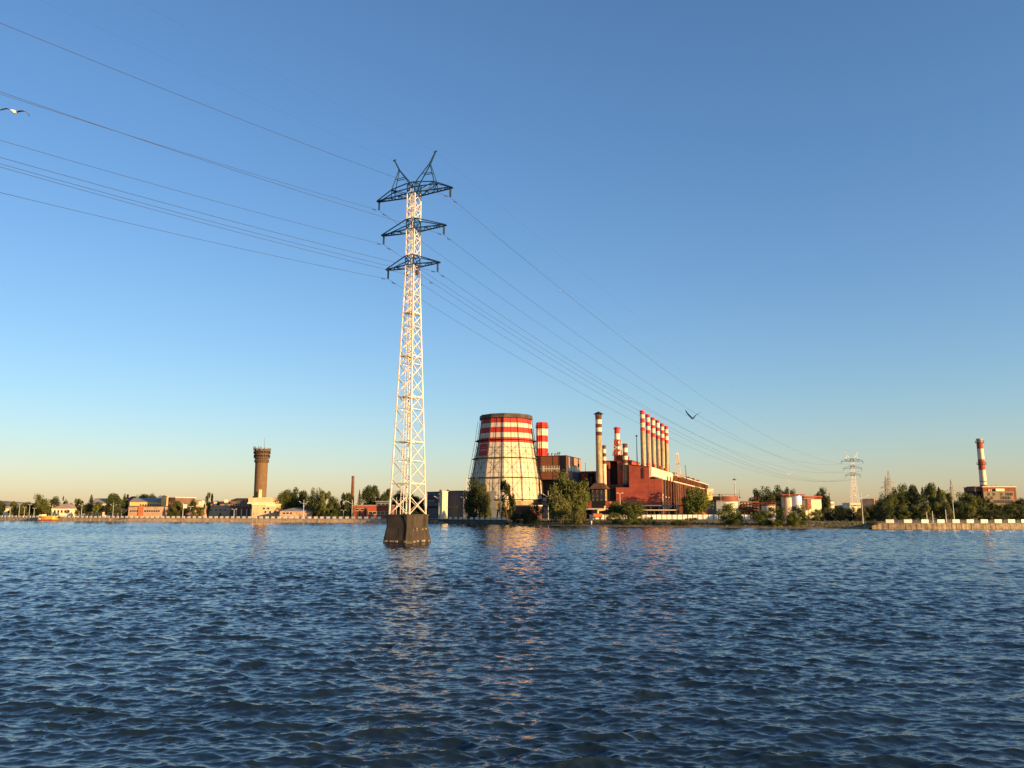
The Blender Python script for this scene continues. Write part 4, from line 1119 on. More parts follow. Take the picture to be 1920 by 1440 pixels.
house('green_grey_hall', 'grey green hall behind the middle trees of the left bank', 331, 360, 500, 938, mat('grey_green_wall', (.23, .21, .15), .9, .15, .5), ('flat', M_ROOFG, None), 16, .05, wins=[(5, .1, .9, 948, 944, 1.6)])
house('orange_wall_house', 'orange walled house with pale chimneys left of the bare tree', 364, 384, 490, 948, M_PEACH, ('flat', M_PALE, None), 10, .15, chimneys=[(.35, 940, 1.2, M_CREAMW), (.62, 939, 1.2, M_CREAMW)], wins=[(3, .1, .9, 955, 951, 1.2)])
house('back_orange_house', 'orange house with dark roof behind the peach building', 394, 430, 500, 945, M_ORBRICK, ('gable', M_ROOF_DK, 940), 9, .1, wins=[(5, .1, .9, 950, 947, 1.2)])
house('peach_building', 'peach building with two tall pale chimneys near the bare tree', 388, 430.5, 452, 949, M_PEACH, ('flat', M_PALE, None), 12, .06, chimneys=[(.22, 940.5, 1.4, M_PEACH), (.69, 937, 1.7, M_CREAMW)], wins=[(4, .1, .9, 957.5, 955, 1.0)], doors=[(.55, .62, 962)])
t, w = house('brown_two_storey_building', 'brown two storey building with a row of small windows left of the water tower', 430.5, 479, 438, 938, M_BRNB, ('gable', M_ROOF_DK, 934), 15, -.12, wins=[(7, .08, .75, 948, 943, 1.0)], chimneys=[(.72, 930, 1.2, M_BRNB)])
t, w = house('columned_porch', 'dark red porch with white columns before the brown two storey building', 441, 472, 428, 955, M_BRNB, ('flat', M_REDB, None), 6, 0)
for q in (-.42, -.1, .22, .46): MB().tube((w*q, -.5, 0), (w*q, -.5, zz(955, 428)-GZ), .3, n=10).build('column', M_CREAMW, t)
# building at the foot of the water tower
t, w = house('tower_foot_building', 'two tier peach building at the foot of the water tower', 473, 524, 412, 946.5, M_PEACH, ('flat', M_CREAMW, None), 13, .12, wins=[(2, .35, .65, 955, 951.5, 1.1), (3, .4, .9, 962, 958, 1.0)])
MB().box(-w*.02, w*.36, -.15, 0, zz(949.5, 412)-GZ, zz(946.8, 412)-GZ).build('pale_band', M_CREAMW, t)
m = MB(); z0, z1 = zz(944, 412)-GZ, zz(932, 412)-GZ
m.slab([(-w*.66, z0+.6), (w*.42, z0+.6), (w*.42, z1-.8), (w*.1, z1), (-w*.66, z1-.5)], 1.2, 12); m.build('upper_storey', M_PEACH, t)
MB().box(-w*.68, w*.44, .6, 12.2, z0-.15, z0+.58).build('eave', M_PALE, t)
house('grey_roofed_house', 'low house with grey metal roof between tower building and trees', 526, 584, 402, 958, M_PINKB, ('hip', M_ROOFG, 951.5), 13, .18, wins=[(3, .08, .4, 964, 960.5, 1.2)], chimneys=[(.9, 950.5, 1.5, M_PEACH)])
t, w = house('red_brick_building', 'red brick building with white trimmed openings left of the pier', 662, 738, 392, 948.5, M_REDB, ('flat', M_ROOFG, None), 16, .03, wins=[(2, .05, .28, 957, 953.5, 1.5), (6, .38, .98, 964, 959.5, 1.8)], wmat=M_CREAMW, doors=[(.1, .18, 959), (.29, .34, 953)])
house('grey_roof_hut', 'pale grey flat hut above the red brick roof left of the pylon', 704, 732, 412, 941, M_GREYD, ('flat', M_ROOFG, None), 8, 0, wins=[(3, .1, .9, 947, 944, 1.8)])

# water tower
def water_tower():
    d = 418.0; x = xx(487, d, 10); k = d*CP/F_PX
    t = thing('water_tower', 'round brown brick water tower with a wide studded head', 'water tower', (x, d, GZ))
    Z = lambda y: zz(y, d)-GZ
    B = mat('tan_brick', (.185, .115, .062), .95, .14, .8, streak=.12)
    MB().lathe([(11.4*k, 0), (11.3*k, Z(932)), (11.6*k, Z(868))], 28, cap_top=False).build('shaft', B, t)
    pr = [(11.6*k, Z(868)), (12.9*k, Z(867)), (12.2*k, Z(860.5)), (14.0*k, Z(858.5)), (14.3*k, Z(843.5)), (13.6*k, Z(842)), (12.9*k, Z(842))]
    MB().lathe(pr, 28).build('tank_head', mat('dark_tan_brick', (.15, .092, .052), .95, .2, .8, streak=.2), t)
    for y, r in ((866.5, 13.4), (859.5, 14.6), (851, 15.6)):
        m = MB(); m.lathe([(r*k-.3, Z(y)), (r*k, Z(y)), (r*k, Z(y)+.3), (r*k-.3, Z(y)+.3)], 28, cap_top=False)
        for i in range(22):
            a = 2*math.pi*i/22; m.bar((r*k*.97*math.cos(a), r*k*.97*math.sin(a), Z(y)), (r*k*1.0*math.cos(a), r*k*1.0*math.sin(a), Z(y)+1.2), .12)
        m.build('gallery', M_FRAME, t)
    for y in (848, 855):
        for i in range(20):
            a = 2*math.pi*i/20
            MB().bar((14.4*k*math.cos(a), 14.4*k*math.sin(a), Z(y)), (15*k*math.cos(a), 15*k*math.sin(a), Z(y)), .7, .9).build('opening', M_DARK, t)
    r = random.Random(4)
    for i in range(13):
        a = 2*math.pi*i/13; h = r.uniform(1.2, 2.6)
        m = MB(); p = Vector((15.2*k*math.cos(a), 15.2*k*math.sin(a), Z(846))); m.bar(p, p+Vector((0,0,h)), .16); m.box(p.x-.28, p.x+.28, p.y-.28, p.y+.28, p.z+h*.3, p.z+h)
        m.build('antenna_panel', M_STEEL, t)
    MB().tube((1.0, 0, Z(842)), (1.0, 0, Z(820)), .14, .06).build('mast', M_STEEL, t)
    m = MB(); m.bar((-1.6, -1, Z(842)), (-1.6, -1, Z(836)), .2); m.bar((-2.2, -1, Z(839)), (-1.0, -1, Z(839)), .12); m.build('aerial', M_STEEL, t)
    m = MB(); m.tube((-6.6*k, -7*k, Z(928)), (6*k, -7*k, Z(928)), .05); m.box(-8.2*k, -1*k, -11.6*k, -8*k, 0, Z(922)); m.build('dark_annexe', M_DARK, t)
    MB().box(1.2*k, 6*k, -12.2*k, -8*k, 0, Z(918.5)).build('pale_annexe', M_CREAMW, t)
water_tower()
p = Vector((xx(660, 440, 5), 440, GZ)); Z = lambda y: zz(y, 440)
flue('brick_chimney', 'slender red brick chimney among the trees left of the pylon', p, 1.05, .68, GZ, Z(892.5), [(GZ, 0), (Z(897), 0, 1.02), (Z(896.5), 0, 1.2)], [M_BRICK], ladder=False)

# grey metal building right of the pier, turned away from the sun
M_AD = mat('dark_plum_poster', (.085, .055, .075), .7, .1, .5)
M_ADL = mat('pale_poster_ink', (.26, .24, .25), .7, .1, .5)
M_ADR = mat('dark_red_poster_ink', (.22, .05, .05), .7, .1, .5)
t, w = house('grey_shop_building', 'grey shaded metal building with dark posters right of the pylon base', 799, 832, 398, 923.5, M_GREYW, ('flat', M_GREYD, None), 26, -.72)
Zb = lambda y: zz(y, 398)-GZ
MB().box(-w*.5+.3, w*.38, -.15, 0, Zb(952.5), Zb(948.5)).build('window_band', M_GLASS, t)
ad = MB().box(-w*.46, w*.36, -.3, 0, Zb(941), Zb(927.5)).build('poster', M_AD, t)
for i, (a, b) in enumerate(((-.40, -.37), (-.33, -.30), (-.24, -.2), (-.12, .02), (.08, .2))): MB().box(w*a, w*b, -.36, -.28, Zb(935), Zb(929.5)).build('poster_print', M_ADL if i == 4 else M_GREYD, ad)
MB().box(-w*.44, -w*.02, -.36, -.28, Zb(940.5), Zb(937.5)).build('poster_print', M_ADL, ad); MB().box(w*.06, w*.33, -.36, -.28, Zb(941), Zb(937.5)).build('poster_print', M_ADR, ad)
house('cream_link_block', 'narrow sunlit cream block between the two grey metal buildings', 829, 839, 367, 922.5, M_CREAMW, ('flat', M_PALE, None), 4, .35)
t, w = house('grey_metal_hall', 'blue grey shaded metal hall left of the round dark tree', 838.5, 869, 372, 922, mat('blue_grey_metal_wall', (.085, .095, .115), .9, .06, .3, streak=.08, spec=.05), ('flat', M_GREYD, None), 30, -.72)
MB().box(-w*.5+.2, w*.22, -.15, 0, zz(952.5, 372)-GZ, zz(948.5, 372)-GZ).build('window_band', M_GLASS, t)
MB().box(-w*.5, w*.2, .2, 2, zz(922, 372)-GZ+.45, zz(919.8, 372)-GZ).build('roof_unit', M_GREYD, t)
for px, lab in ((826, 'dark round roof lamp on the left grey building corner'), (839.5, 'dark round roof lamp on the right grey hall corner')):
    p = at(px, 923, 380); q = thing('floodlight', lab, 'floodlight', p); m = MB(); m.bar((0,0,-.9), (0,0,.4), .15); m.build('stem', M_FRAME, q); m = MB(); m.lathe([(.1, .2), (.55, .45), (.6, .9), (.2, 1.25)], 12); m.build('head', M_FRAME, q)

# between cooling tower and brown building
t, w = house('dark_red_pump_house', 'low dark red pump house with a pale roof edge before the cooling tower', 959, 994, 362, 949, mat('dark_red_wall', (.13, .055, .05), .9, .15, .4), ('flat', M_PALE, None), 8, -.72)
t, w = house('blue_transformer_hut', 'dark blue stacked hut between cooling tower and willow', 1017, 1040, 385, 941, mat('dark_blue_panel', (.045, .055, .10), .6, .1, .4), ('flat', M_DARK, None), 9, -.5)
MB().box(-w*.5-.1, w*.5+.1, -.2, 9.2, zz(951, 385)-GZ, zz(948.5, 385)-GZ).build('band', M_DARK, t)
MB().box(-w*.48, w*.48, .3, 8.8, zz(941, 385)-GZ+.46, zz(933, 385)-GZ).build('upper_box', mat('pale_blue_panel', (.10, .11, .16), .6, .1, .4), t)

# right of the hall
house('blue_grey_container', 'tall blue grey box between the round tree and the red topped tank', 1328, 1342, 374, 940, mat('blue_grey_box', (.13, .15, .18), .7, .08, .4), ('flat', M_GREYD, None), 8, -.75)
house('yellow_end_block', 'tall pale yellow block at the far end of the hall', 1327, 1339, 470, 918, M_YELLOW, ('flat', M_PALE, None), 14, .3, wins=[(2, .3, .9, 930, 922, 1.4)])

def tank(name, label, px0, px1, d, ytop, parts, roofz=None, n=36):
    x0, x1 = xx(px0, d, 5), xx(px1, d, 5); r = (x1-x0)/2
    t = thing(name, label, 'tank', ((x0+x1)/2, d+r, GZ))
    for nm, y0, y1, f, m_ in parts:
        z0 = 0 if y0 is None else zz(y0, d+r*.4)-GZ
        MB().lathe([(r*f, z0), (r*f, zz(y1, d+r*.4)-GZ)], n).build(nm, m_, t)
    zt = zz(ytop, d+r*.4)-GZ; f = parts[-1][3]
    m = MB(); m.lathe([(r*f+.06, zt+1.0), (r*f+.12, zt+1.0), (r*f+.12, zt+1.08), (r*f+.06, zt+1.08)], n, cap_top=False)
    for i in range(18):
        a = 2*math.pi*i/18; m.bar(((r*f-.02)*math.cos(a), (r*f-.02)*math.sin(a), zt), ((r*f+.08)*math.cos(a), (r*f+.08)*math.sin(a), zt+1.05), .06)
    m.build('top_railing', M_ROOFR, t)
    return t, r
t, r = tank('storage_tank', 'wide pale tank with a rust red upper band', 1343.5, 1391, 378, 930.5, [('lower_shell', None, 940.5, .97, M_TANKW), ('upper_band', 940.5, 930.5, 1.0, M_TANKR)])
m = MB()
for i in range(24):
    a = math.radians(-150+i*3.2); a2 = math.radians(-150+(i+1)*3.2); m.bar(((r+.35)*math.cos(a), (r+.35)*math.sin(a), .4+i*.28), ((r+.35)*math.cos(a2), (r+.35)*math.sin(a2), .4+(i+1)*.28), .5, .1)
m.build('spiral_stair', M_FRAME, t)
t, r = tank('low_tank', 'low cream tank in front of the broad dark tree', 1432, 1459, 370, 946, [('shell', None, 948.5, .95, M_TANKW), ('top_band', 948.5, 945.8, 1.0, M_TANKR)])
house('tank_yard_shed', 'low grey shed with a flat roof behind the low cream tank', 1428, 1472, 396, 945.5, M_GREYD, ('flat', M_GREYW, None), 8, 0)
t, r = tank('white_silo_tank', 'tall white tank left of the bright metal cylinder', 1470, 1492, 380, 931, [('shell', None, 929.5, 1.0, M_TANKW)])
t, r = tank('bright_metal_silo', 'gleaming bright metal cylinder under a red roof edge', 1489, 1507, 371, 931, [('shell', None, 930, 1.0, M_ALU)])
t, w = house('red_eaved_building', 'pale flat building with deep red eaves and an outside zigzag stair', 1509, 1542.5, 384, 936.5, M_CREAMW, ('flat', M_ROOFR, None), 14, .22)
MB().box(-w/2-.5, w/2+.3, -.6, 14.3, zz(934, 384)-GZ+.3, zz(931, 384)-GZ+.2).build('upper_eave', M_REDB, t)
m = MB(); zs_ = [zz(y, 384)-GZ for y in (956, 951, 946, 941, 937)]
for i, (a, b) in enumerate(zip(zs_, zs_[1:])):
    xa, xb = (-w*.40, -w*.22) if i % 2 == 0 else (-w*.22, -w*.40)
    m.bar((xa, -1.0, a), (xb, -1.0, b), .22, .9); m.bar((min(xa, xb)-.3, -1.0, b), (max(xa, xb)+.3, -1.0, b), .08, .9)
for x in (-w*.42, -w*.2): m.bar((x, -1.0, 0), (x, -1.0, zs_[-1]), .16)
m.build('zigzag_stair', M_TANKR, t)
MB().box(xx(1468,375)-xx(1492,375), xx(1512,375)-xx(1492,375), -1, 9, 0, .5).build('roof_slab', M_ROOFR, thing('tank_roof_bridge', 'thin dark red roof walkway across the tops of the white tanks', 'walkway', (xx(1492, 375, 8), 377, zz(929, 379))))
q = bpy.data.objects['tank_roof_bridge']
for s in (-3.2, 2.6): MB().box(s-.12, s+.12, 2.5, 2.8, GZ-zz(929, 379), 0).build('support_post', M_ROOFR, q)
# pipe gantry between the tanks
def gantry():
    d = 380.0; a, b = xx(1394, d, 4), xx(1424, d, 4); L = b-a
    t = thing('pipe_gantry', 'rusty pipe gantry with several decks between the two tanks', 'pipe gantry', (a, d, GZ))
    for i in range(6):
        for y in (0, 4): MB().bar((L*i/5, y, 0), (L*i/5, y, zz(942 if i < 4 else 931, d)-GZ), .24).build('post', M_RUST, t)
    for y in (942, 947, 952, 957):
        z = zz(y, d)-GZ; m = MB()
        m.bar((-.3, 0, z), (L, 0, z), .25, .3); m.bar((-.3, 4, z), (L, 4, z), .25, .3)
        for i in range(6): m.bar((L*i/5, 0, z), (L*i/5, 4, z), .2)
        for q in (1, 2.1, 3.1): m.tube((-.3, q, z+.3), (L, q, z+.3), .26, n=8)
        m.build('deck', M_TANKR if y != 947 else M_RUST, t)
gantry()
def dish():
    d = 366.0; p = at(1353, 966, d); t = thing('loudspeaker_pole', 'pole with horn lamps in front of the red topped tank', 'pole', (p.x, d, GZ))
    h = zz(926, d)-GZ; MB().tube((0, 0, 0), (0, 0, h), .1, .06).build('pole', M_PALE, t)
    for s in (-1, 1): m = MB(); m.lathe([(.1, -.3), (.5, .3)], 10); o = m.build('horn', M_STEEL, t, loc=(s*.55, 0, h-.6)); o.rotation_euler = (.6, s*.9, 0)
dish()
house('far_red_block', 'distant brown red block behind the trees right of the white pylon', 1627, 1641, 520, 938, M_BRNB, ('flat', M_PALE, None), 12, -.1, wins=[(3, .1, .9, 943, 940, 1.6)])
house('far_orange_block', 'distant orange block next to the brown red one', 1640, 1648, 515, 936, M_PEACH, ('flat', M_PALE, None), 10, .4, wins=[(2, .2, .9, 944, 940, 1.4)])
house('far_white_hall', 'distant low white hall at the feet of the white pylon', 1594, 1628, 560, 944, M_CREAMW, ('flat', M_PALE, None), 10, .1, wins=[(8, .05, .95, 949, 946.5, 1.6)])
house('far_pale_house', 'distant pale house right of the dark tree by the red eaved building', 1553, 1566, 470, 940, M_PALE, ('gable', M_ROOFG, 936.5), 9, .3, wins=[(2, .2, .9, 948, 944, 1.3)])

# right: boiler house with tall striped chimney
def right_boiler_house():
    d = 430.0
    t, w = house('boiler_house', 'beige and red boiler house with a bright roof sign at the right edge', 1847, 1909, d, 913.5, mat('brown_red_boiler_wall', (.23, .07, .04), .85, .15, .3, streak=.25), ('flat', M_PALE, None), 18, .0)
    Z = lambda y: zz(y, d)-GZ
    MB().box(-w*.5, w*.41, -.25, 0, 0, Z(921.5)).build('beige_front', M_BEIGE, t)
    r = random.Random(8)
    for row, y in enumerate((926.5, 933.5, 940.5)):
        for i in range(11):
            if r.random() < .25: continue
            xc = -w*.46 + w*.85*(i+.5)/11
            f = MB().box(xc-.75, xc+.75, -.36, -.2, Z(y)-.95, Z(y)+.95).build('window', M_BEIGE, t); MB().box(xc-.55, xc+.55, -.4, -.33, Z(y)-.75, Z(y)+.75).build('pane', M_GLASS, f)
    MB().box(-w*.05-1.4, w*.06+1.3, -.6, -.02, Z(921)+.02, Z(916.2)).build('roof_sign', mat('cream_sign', (.85, .75, .5), .7, .06, 1), t).location.x = w*.0
    for a, b in ((-.36, -.33), (-.29, -.27), (-.24, -.13)): MB().box(w*a, w*b, -.12, 0, Z(921), Z(917.5)).build('upper_window', M_DARK, t)
    for a, b in ((-.335, -.30), (-.265, -.245)): MB().box(w*a, w*b, -.13, 0, Z(921), Z(917.5)).build('upper_light', M_CREAMW, t)
    MB().box(-w*.5-3.0, -w*.5-.05, 2, 10, 0, Z(921)).build('dark_wing', M_DARK, t); MB().box(-w*.5-3.2, -w*.5-.05, 2, 10, Z(921), Z(911.5)).build('wing_top', M_BRNB, t)
    for q in (-.2, -.05, .4): MB().bar((w*q, 1, Z(913)), (w*q, 1, Z(909.5)), .16).build('roof_pipe', M_FRAME, t)
    d2 = 436.0; p = Vector((xx(1842, d2, 25), d2, GZ)); Zq = lambda y: zz(y, d2); k = d2/F_PX
    flue('tall_striped_chimney', 'lone tall red and white chimney at the right edge', p, 6.4*k, 5.2*k, GZ, Zq(822.5),
         [(GZ, 1), (Zq(909), 0), (Zq(903.5), 2), (Zq(902), 0), (Zq(881), 1), (Zq(861.5), 0), (Zq(841.5), 1), (Zq(830), 3)],
         [M_STACKW, M_OLDRED, M_DSTRIPE, mat('faded_pink_flue_top', (.52, .36, .28), .8, .2, .5)], ring=(Zq(871.5), Zq(831)), n=24)
right_boiler_house()

# ------------------------------------------------------------------ lamps
M_POST = mat('painted_lamp_post', (.62, .60, .55), .6, .08, 1)
M_LAMP = mat('lamp_glass', (.75, .76, .76), .3, .05, 1)
def lamp(px, ytop, d, label, kind='double', sc=1.0, group='lamp posts along the river front'):
    x = xx(px, d, 5); t = thing('street_lamp', label, 'lamp post', (x, d, ground_z(px, d)-.05), 0, group)
    h = zz(ytop, d)-ground_z(px, d)
    MB().tube((0, 0, 0), (0, 0, h), .17*sc, .1*sc, 8).build('post', M_POST, t)
    if kind == 'double':
        for s in (-1, 1):
            m = MB(); z = h*.80; m.tube((0, 0, z), (s*1.1*sc, 0, z+.25*sc), .07*sc, n=6); m.tube((s*1.1*sc, 0, z+.25*sc), (s*2.2*sc, 0, z+.95*sc), .06*sc, n=6); m.build('arm', M_POST, t)
            m = MB(); m.add([(s*1.9*sc, -.2*sc, z+.8*sc), (s*2.9*sc, -.16*sc, z+1.35*sc), (s*2.9*sc, .16*sc, z+1.35*sc), (s*1.9*sc, .2*sc, z+.8*sc), (s*1.9*sc, -.12*sc, z+1.0*sc), (s*2.85*sc, -.1*sc, z+1.5*sc), (s*2.85*sc, .1*sc, z+1.5*sc), (s*1.9*sc, .12*sc, z+1.0*sc)],
                         [(3,2,1,0),(4,5,6,7),(0,1,5,4),(1,2,6,5),(2,3,7,6),(3,0,4,7)]); m.build('lamp_head', M_LAMP, t)
    elif kind == 'top':
        for s in (-1, 1):
            m = MB(); m.tube((0, 0, h-.1), (s*1.0*sc, 0, h+.2*sc), .06*sc, n=6); m.build('arm', M_POST, t)
            m = MB(); m.box(min(s*.7, s*1.7)*sc, max(s*.7, s*1.7)*sc, -.18*sc, .18*sc, h+.15*sc, h+.35*sc); m.build('lamp_head', M_LAMP, t)
    elif kind == 'platform':
        m = MB(); m.lathe([(.2, h-.9), (1.0, h-.6), (1.0, h-.3), (.3, h-.1)], 10); m.build('lamp_ring', M_STEEL, t)
        MB().bar((0, 0, h-.2), (0, 0, h+2), .08).build('lightning_rod', M_STEEL, t)
    elif kind == 'flag':
        MB().box(.1, 1.9, -.05, .05, h-2.6, h-.6).build('banner', M_WHITE_SLAB, t)
    return t
for px, yt, off, lab, kind in [
    (19, 951, 10, 'short lamp post, leftmost, before the white hut', 'top'), (36, 945, 10, 'lamp post with a white board at its foot, left of the four close lamps', 'top'),
    (46, 951, 16, 'lamp post second of the close lamps before the far left trees', 'top'), (55, 946, 10, 'lamp post third of the close lamps before the far left trees', 'top'),
    (64, 953, 18, 'shorter lamp post left of the barge cabin', 'top'), (98, 945, 8, 'twin lamp at the left end of the cream house', 'double'),
    (153, 943, 10, 'twin lamp before the conifers right of the cream house', 'double'), (212, 943, 10, 'twin lamp before the tree left of the orange brick house', 'double'),
    (343, 943, 10, 'post with a white banner among the middle bushes', 'flag'), (357, 950, 16, 'shorter lamp between the two middle bushes', 'top'), (439, 955, 9, 'small white pillar lamp left of the columned porch', 'top'),
    (569, 937, 9, 'twin armed lamp before the big trees right of the water tower', 'double'), (644, 957, 14, 'low crossbar lamp left of the red brick building', 'top'),
    (660, 937, 9, 'twin armed lamp in line with the brick chimney', 'double'), (743, 932, 12, 'twin armed lamp seen through the legs of the pylon', 'double'),
    (823, 925, 8, 'tall lamp before the grey building with posters', 'double'), (874, 927, 8, 'tall lamp before the round dark tree', 'double'),
    (938, 925, 8, 'tall lamp before the loose tree at the cooling tower', 'double'), (1028, 920, 42, 'twin armed lamp left of the big willow', 'double'),
    (1163, 925, 40, 'pink white lamp among the bushes before the red hall', 'top'), (1617, 922, 14, 'tall lamp with curved arms before the hedge', 'double'),
    (1788, 938, 10, 'slim lamp in front of the grey pylon in the grove', 'none'), (1773, 955, 6, 'short slim post in the grove left of the grey pylon', 'none'), (1748, 958, 6, 'short slim post below the tallest grove tree', 'none'),
    (1737, 960, 6, 'shortest slim post in the grove', 'none'), (1572, 938, 90, 'left pole of three above the hedge', 'none'), (1583, 936, 90, 'middle pole of three above the hedge', 'none'), (1585.5, 938, 80, 'right pole of three above the hedge', 'none')]:
    lamp(px, yt, shore_d(px)+off, lab, kind, .62 if px < 240 else .8)
lamp(1380, 897, 394, 'very tall lamp mast with a round head behind the red topped tank', 'platform', 1.2, None)
lamp(1482, 888, 366, 'very tall floodlight mast before the white silo', 'top', .6, None)
t, _ = lattice('signal_mast', 'pale lattice mast beside the tall lamp left of the cooling tower', (xx(875, 372, 8), 372, GZ), .2, [(0, .7, .7), (zz(898, 372)-GZ, .4, .4)], [], None, M_POST, M_POST, leg_w=.14, br_w=.08, bay=1.6, spike=zz(892, 372)-GZ)
t['category'] = 'mast'
# ------------------------------------------------------------------ trees and bushes
def leaf_mat(name, a, b):
    m = bpy.data.materials.new(name); m.use_nodes = True
    nt = m.node_tree; nd, lk = nt.nodes, nt.links; p = nd['Principled BSDF']
    p.inputs['Roughness'].default_value = .75; p.inputs['Specular IOR Level'].default_value = .15
    tc = nd.new('ShaderNodeTexCoord'); no = nd.new('ShaderNodeTexNoise'); no.inputs['Scale'].default_value = 5; no.inputs['Detail'].default_value = 3
    lk.new(tc.outputs['Object'], no.inputs['Vector'])
    ra = nd.new('ShaderNodeValToRGB'); ra.color_ramp.elements[0].position = .32; ra.color_ramp.elements[1].position = .68
    ra.color_ramp.elements[0].color = (*a, 1); ra.color_ramp.elements[1].color = (*b, 1)
    lk.new(no.outputs['Fac'], ra.inputs['Fac'])
    oi = nd.new('ShaderNodeObjectInfo'); hs = nd.new('ShaderNodeHueSaturation')
    mr = nd.new('ShaderNodeMapRange'); mr.inputs['To Min'].default_value = .72; mr.inputs['To Max'].default_value = 1.2
    lk.new(oi.outputs['Random'], mr.inputs['Value']); lk.new(mr.outputs['Result'], hs.inputs['Value'])
    lk.new(ra.outputs['Color'], hs.inputs['Color']); lk.new(hs.outputs['Color'], p.inputs['Base Color'])
    return m
LM = {'olive': leaf_mat('olive_leaves', (0.0576, 0.0704, 0.0179), (0.1216, 0.1344, 0.0333)), 'dark': leaf_mat('dark_leaves', (0.0282, 0.041, 0.0154), (0.064, 0.0768, 0.023)),
      'willow': leaf_mat('willow_leaves', (0.0832, 0.0896, 0.0282), (0.1728, 0.1664, 0.0512)), 'fresh': leaf_mat('fresh_leaves', (0.064, 0.0896, 0.0179), (0.1408, 0.1664, 0.0333)),
      'pine': leaf_mat('pine_needles', (0.0256, 0.0435, 0.0179), (0.0576, 0.0742, 0.0256)), 'straw': leaf_mat('dry_bank_leaves', (0.1408, 0.1088, 0.0358), (0.2176, 0.1664, 0.064))}
M_BARK = mat('tree_bark', (.10, .07, .045), .95, .25, 2)
M_BIRCH = mat('birch_bark', (.48, .42, .34), .9, .3, 2)

def crown_mesh(kind, seed, count):
    rng = np.random.default_rng(seed); P, N, S = [], [], []
    def blob(c, r, n, sq=(1, 1, 1)):
        d = rng.normal(size=(n, 3)); d /= np.linalg.norm(d, axis=1)[:, None]
        rad = r*(rng.random(n)**.35)
        P.append(np.array(c) + d*rad[:, None]*np.array(sq)); N.append(d + rng.normal(0, .55, (n, 3)))
    size = .05
    if kind == 'round':
        K = 22
        for i in range(K):
            u = rng.normal(size=3); u /= np.linalg.norm(u); f = rng.uniform(.45, 1)
            c = (u[0]*.36*f, u[1]*.36*f, .57 + u[2]*.34*f); blob(c, rng.uniform(.10, .19), count//K)
        blob((0, 0, .5), .26, count//5)
    elif kind == 'tall':
        K = 22
        for i in range(K):
            z = rng.uniform(.16, .95); e = .36*math.sin(math.pi*min(1, (z*.9+.1)))**.6*(1.05-z*.55); a = rng.uniform(0, 6.28); q = rng.uniform(.3, 1)
            blob((math.cos(a)*e*q, math.sin(a)*e*q, z*.92+.02), rng.uniform(.07, .15), count//K, (1.1, 1.1, 1.0))
        blob((0, 0, .5), .2, count//7, (1, 1, 1.9))
    elif kind == 'loose':
        K = 15
        for i in range(K):
            z = rng.uniform(.2, .95); e = .4*math.sin(math.pi*min(1, z*.85+.12))**.5; a = rng.uniform(0, 6.28); q = rng.uniform(.35, 1)
            blob((math.cos(a)*e*q, math.sin(a)*e*q, z*.93), rng.uniform(.07, .12), count//K, (1, 1, 1.5))
    elif kind == 'willow':
        K = 26
        for i in range(K):
            z = rng.uniform(.12, .93); e = .44*math.sqrt(max(.06, 1-(z-.25)**2/.62)); a = rng.uniform(0, 6.28); q = rng.uniform(.4, 1)
            blob((math.cos(a)*e*q, math.sin(a)*e*q, z), rng.uniform(.07, .125), count//K, (.9, .9, 1.7))
        blob((0, 0, .42), .26, count//6)
    elif kind == 'dome':
        K = 40
        for i in range(K):
            u = rng.normal(size=3); u /= np.linalg.norm(u); f = rng.uniform(.35, 1)
            blob((u[0]*.40*f, u[1]*.40*f, .50 + u[2]*.43*f), rng.uniform(.075, .15), count//K, (1, 1, 1.25))
        blob((0, 0, .48), .3, count//5)
    elif kind == 'conifer':
        n = count; z = rng.random(n)**1.25; lay = .75 + .25*np.cos(z*60); r = .5*(1-z)**.85*lay*rng.random(n)**.4 + .012; a = rng.random(n)*6.283
        P.append(np.stack([np.cos(a)*r, np.sin(a)*r, .04+z*.96 - r*.12], 1)); N.append(np.stack([np.cos(a), np.sin(a), .7+0*a], 1) + rng.normal(0, .5, (n, 3))); size = .04
    elif kind == 'bush':
        K = 20
        for i in range(K):
            a = rng.uniform(0, 6.28); q = rng.uniform(0, .38); z = rng.uniform(.08, .75)*(1-q*.9)
            blob((math.cos(a)*q, math.sin(a)*q, z), rng.uniform(.11, .2), count//K, (1, 1, 1))
    elif kind == 'sprawl':
        K = 26
        for i in range(K):
            x = rng.uniform(-.44, .44); blob((x, rng.uniform(-.3, .3), rng.uniform(.08, .6)*(1-abs(x)*.9)), rng.uniform(.08, .15), count//K, (1, 1, 1.6))
    P = np.concatenate(P); N = np.concatenate(N)
    lim = np.percentile(np.hypot(P[:, 0], P[:, 1]), 96.5); P[:, :2] *= .5/lim      # fill the unit box
    top = np.percentile(P[:, 2], 99.3); P[:, 2] *= .985/top
    N /= np.linalg.norm(N, axis=1)[:, None]+1e-9
    keep = P[:, 2] > .005; P, N = P[keep], N[keep]; n = len(P)
    T = np.cross(N, rng.normal(size=(n, 3))); T /= np.linalg.norm(T, axis=1)[:, None]+1e-9; B = np.cross(N, T)
    s = size*rng.uniform(.45, 1.15, n)[:, None]; el = 1.7 if kind in ('willow', 'tall', 'loose') else 1.25
    if kind == 'willow': T[:, 2] = T[:, 2]*.5 - .8; T /= np.linalg.norm(T, axis=1)[:, None]; B = np.cross(N, T); B /= np.linalg.norm(B, axis=1)[:, None]+1e-9
    V = np.stack([P - T*s*el*.5, P + B*s*.34 + T*s*.05, P + T*s*el*.5, P - B*s*.34 - T*s*.05], 1).reshape(-1, 3)
    me = bpy.data.meshes.new('crown_'+kind)
    me.vertices.add(4*n); me.vertices.foreach_set('co', V.astype(np.float32).ravel())
    me.loops.add(4*n); me.loops.foreach_set('vertex_index', np.arange(4*n, dtype=np.int32))
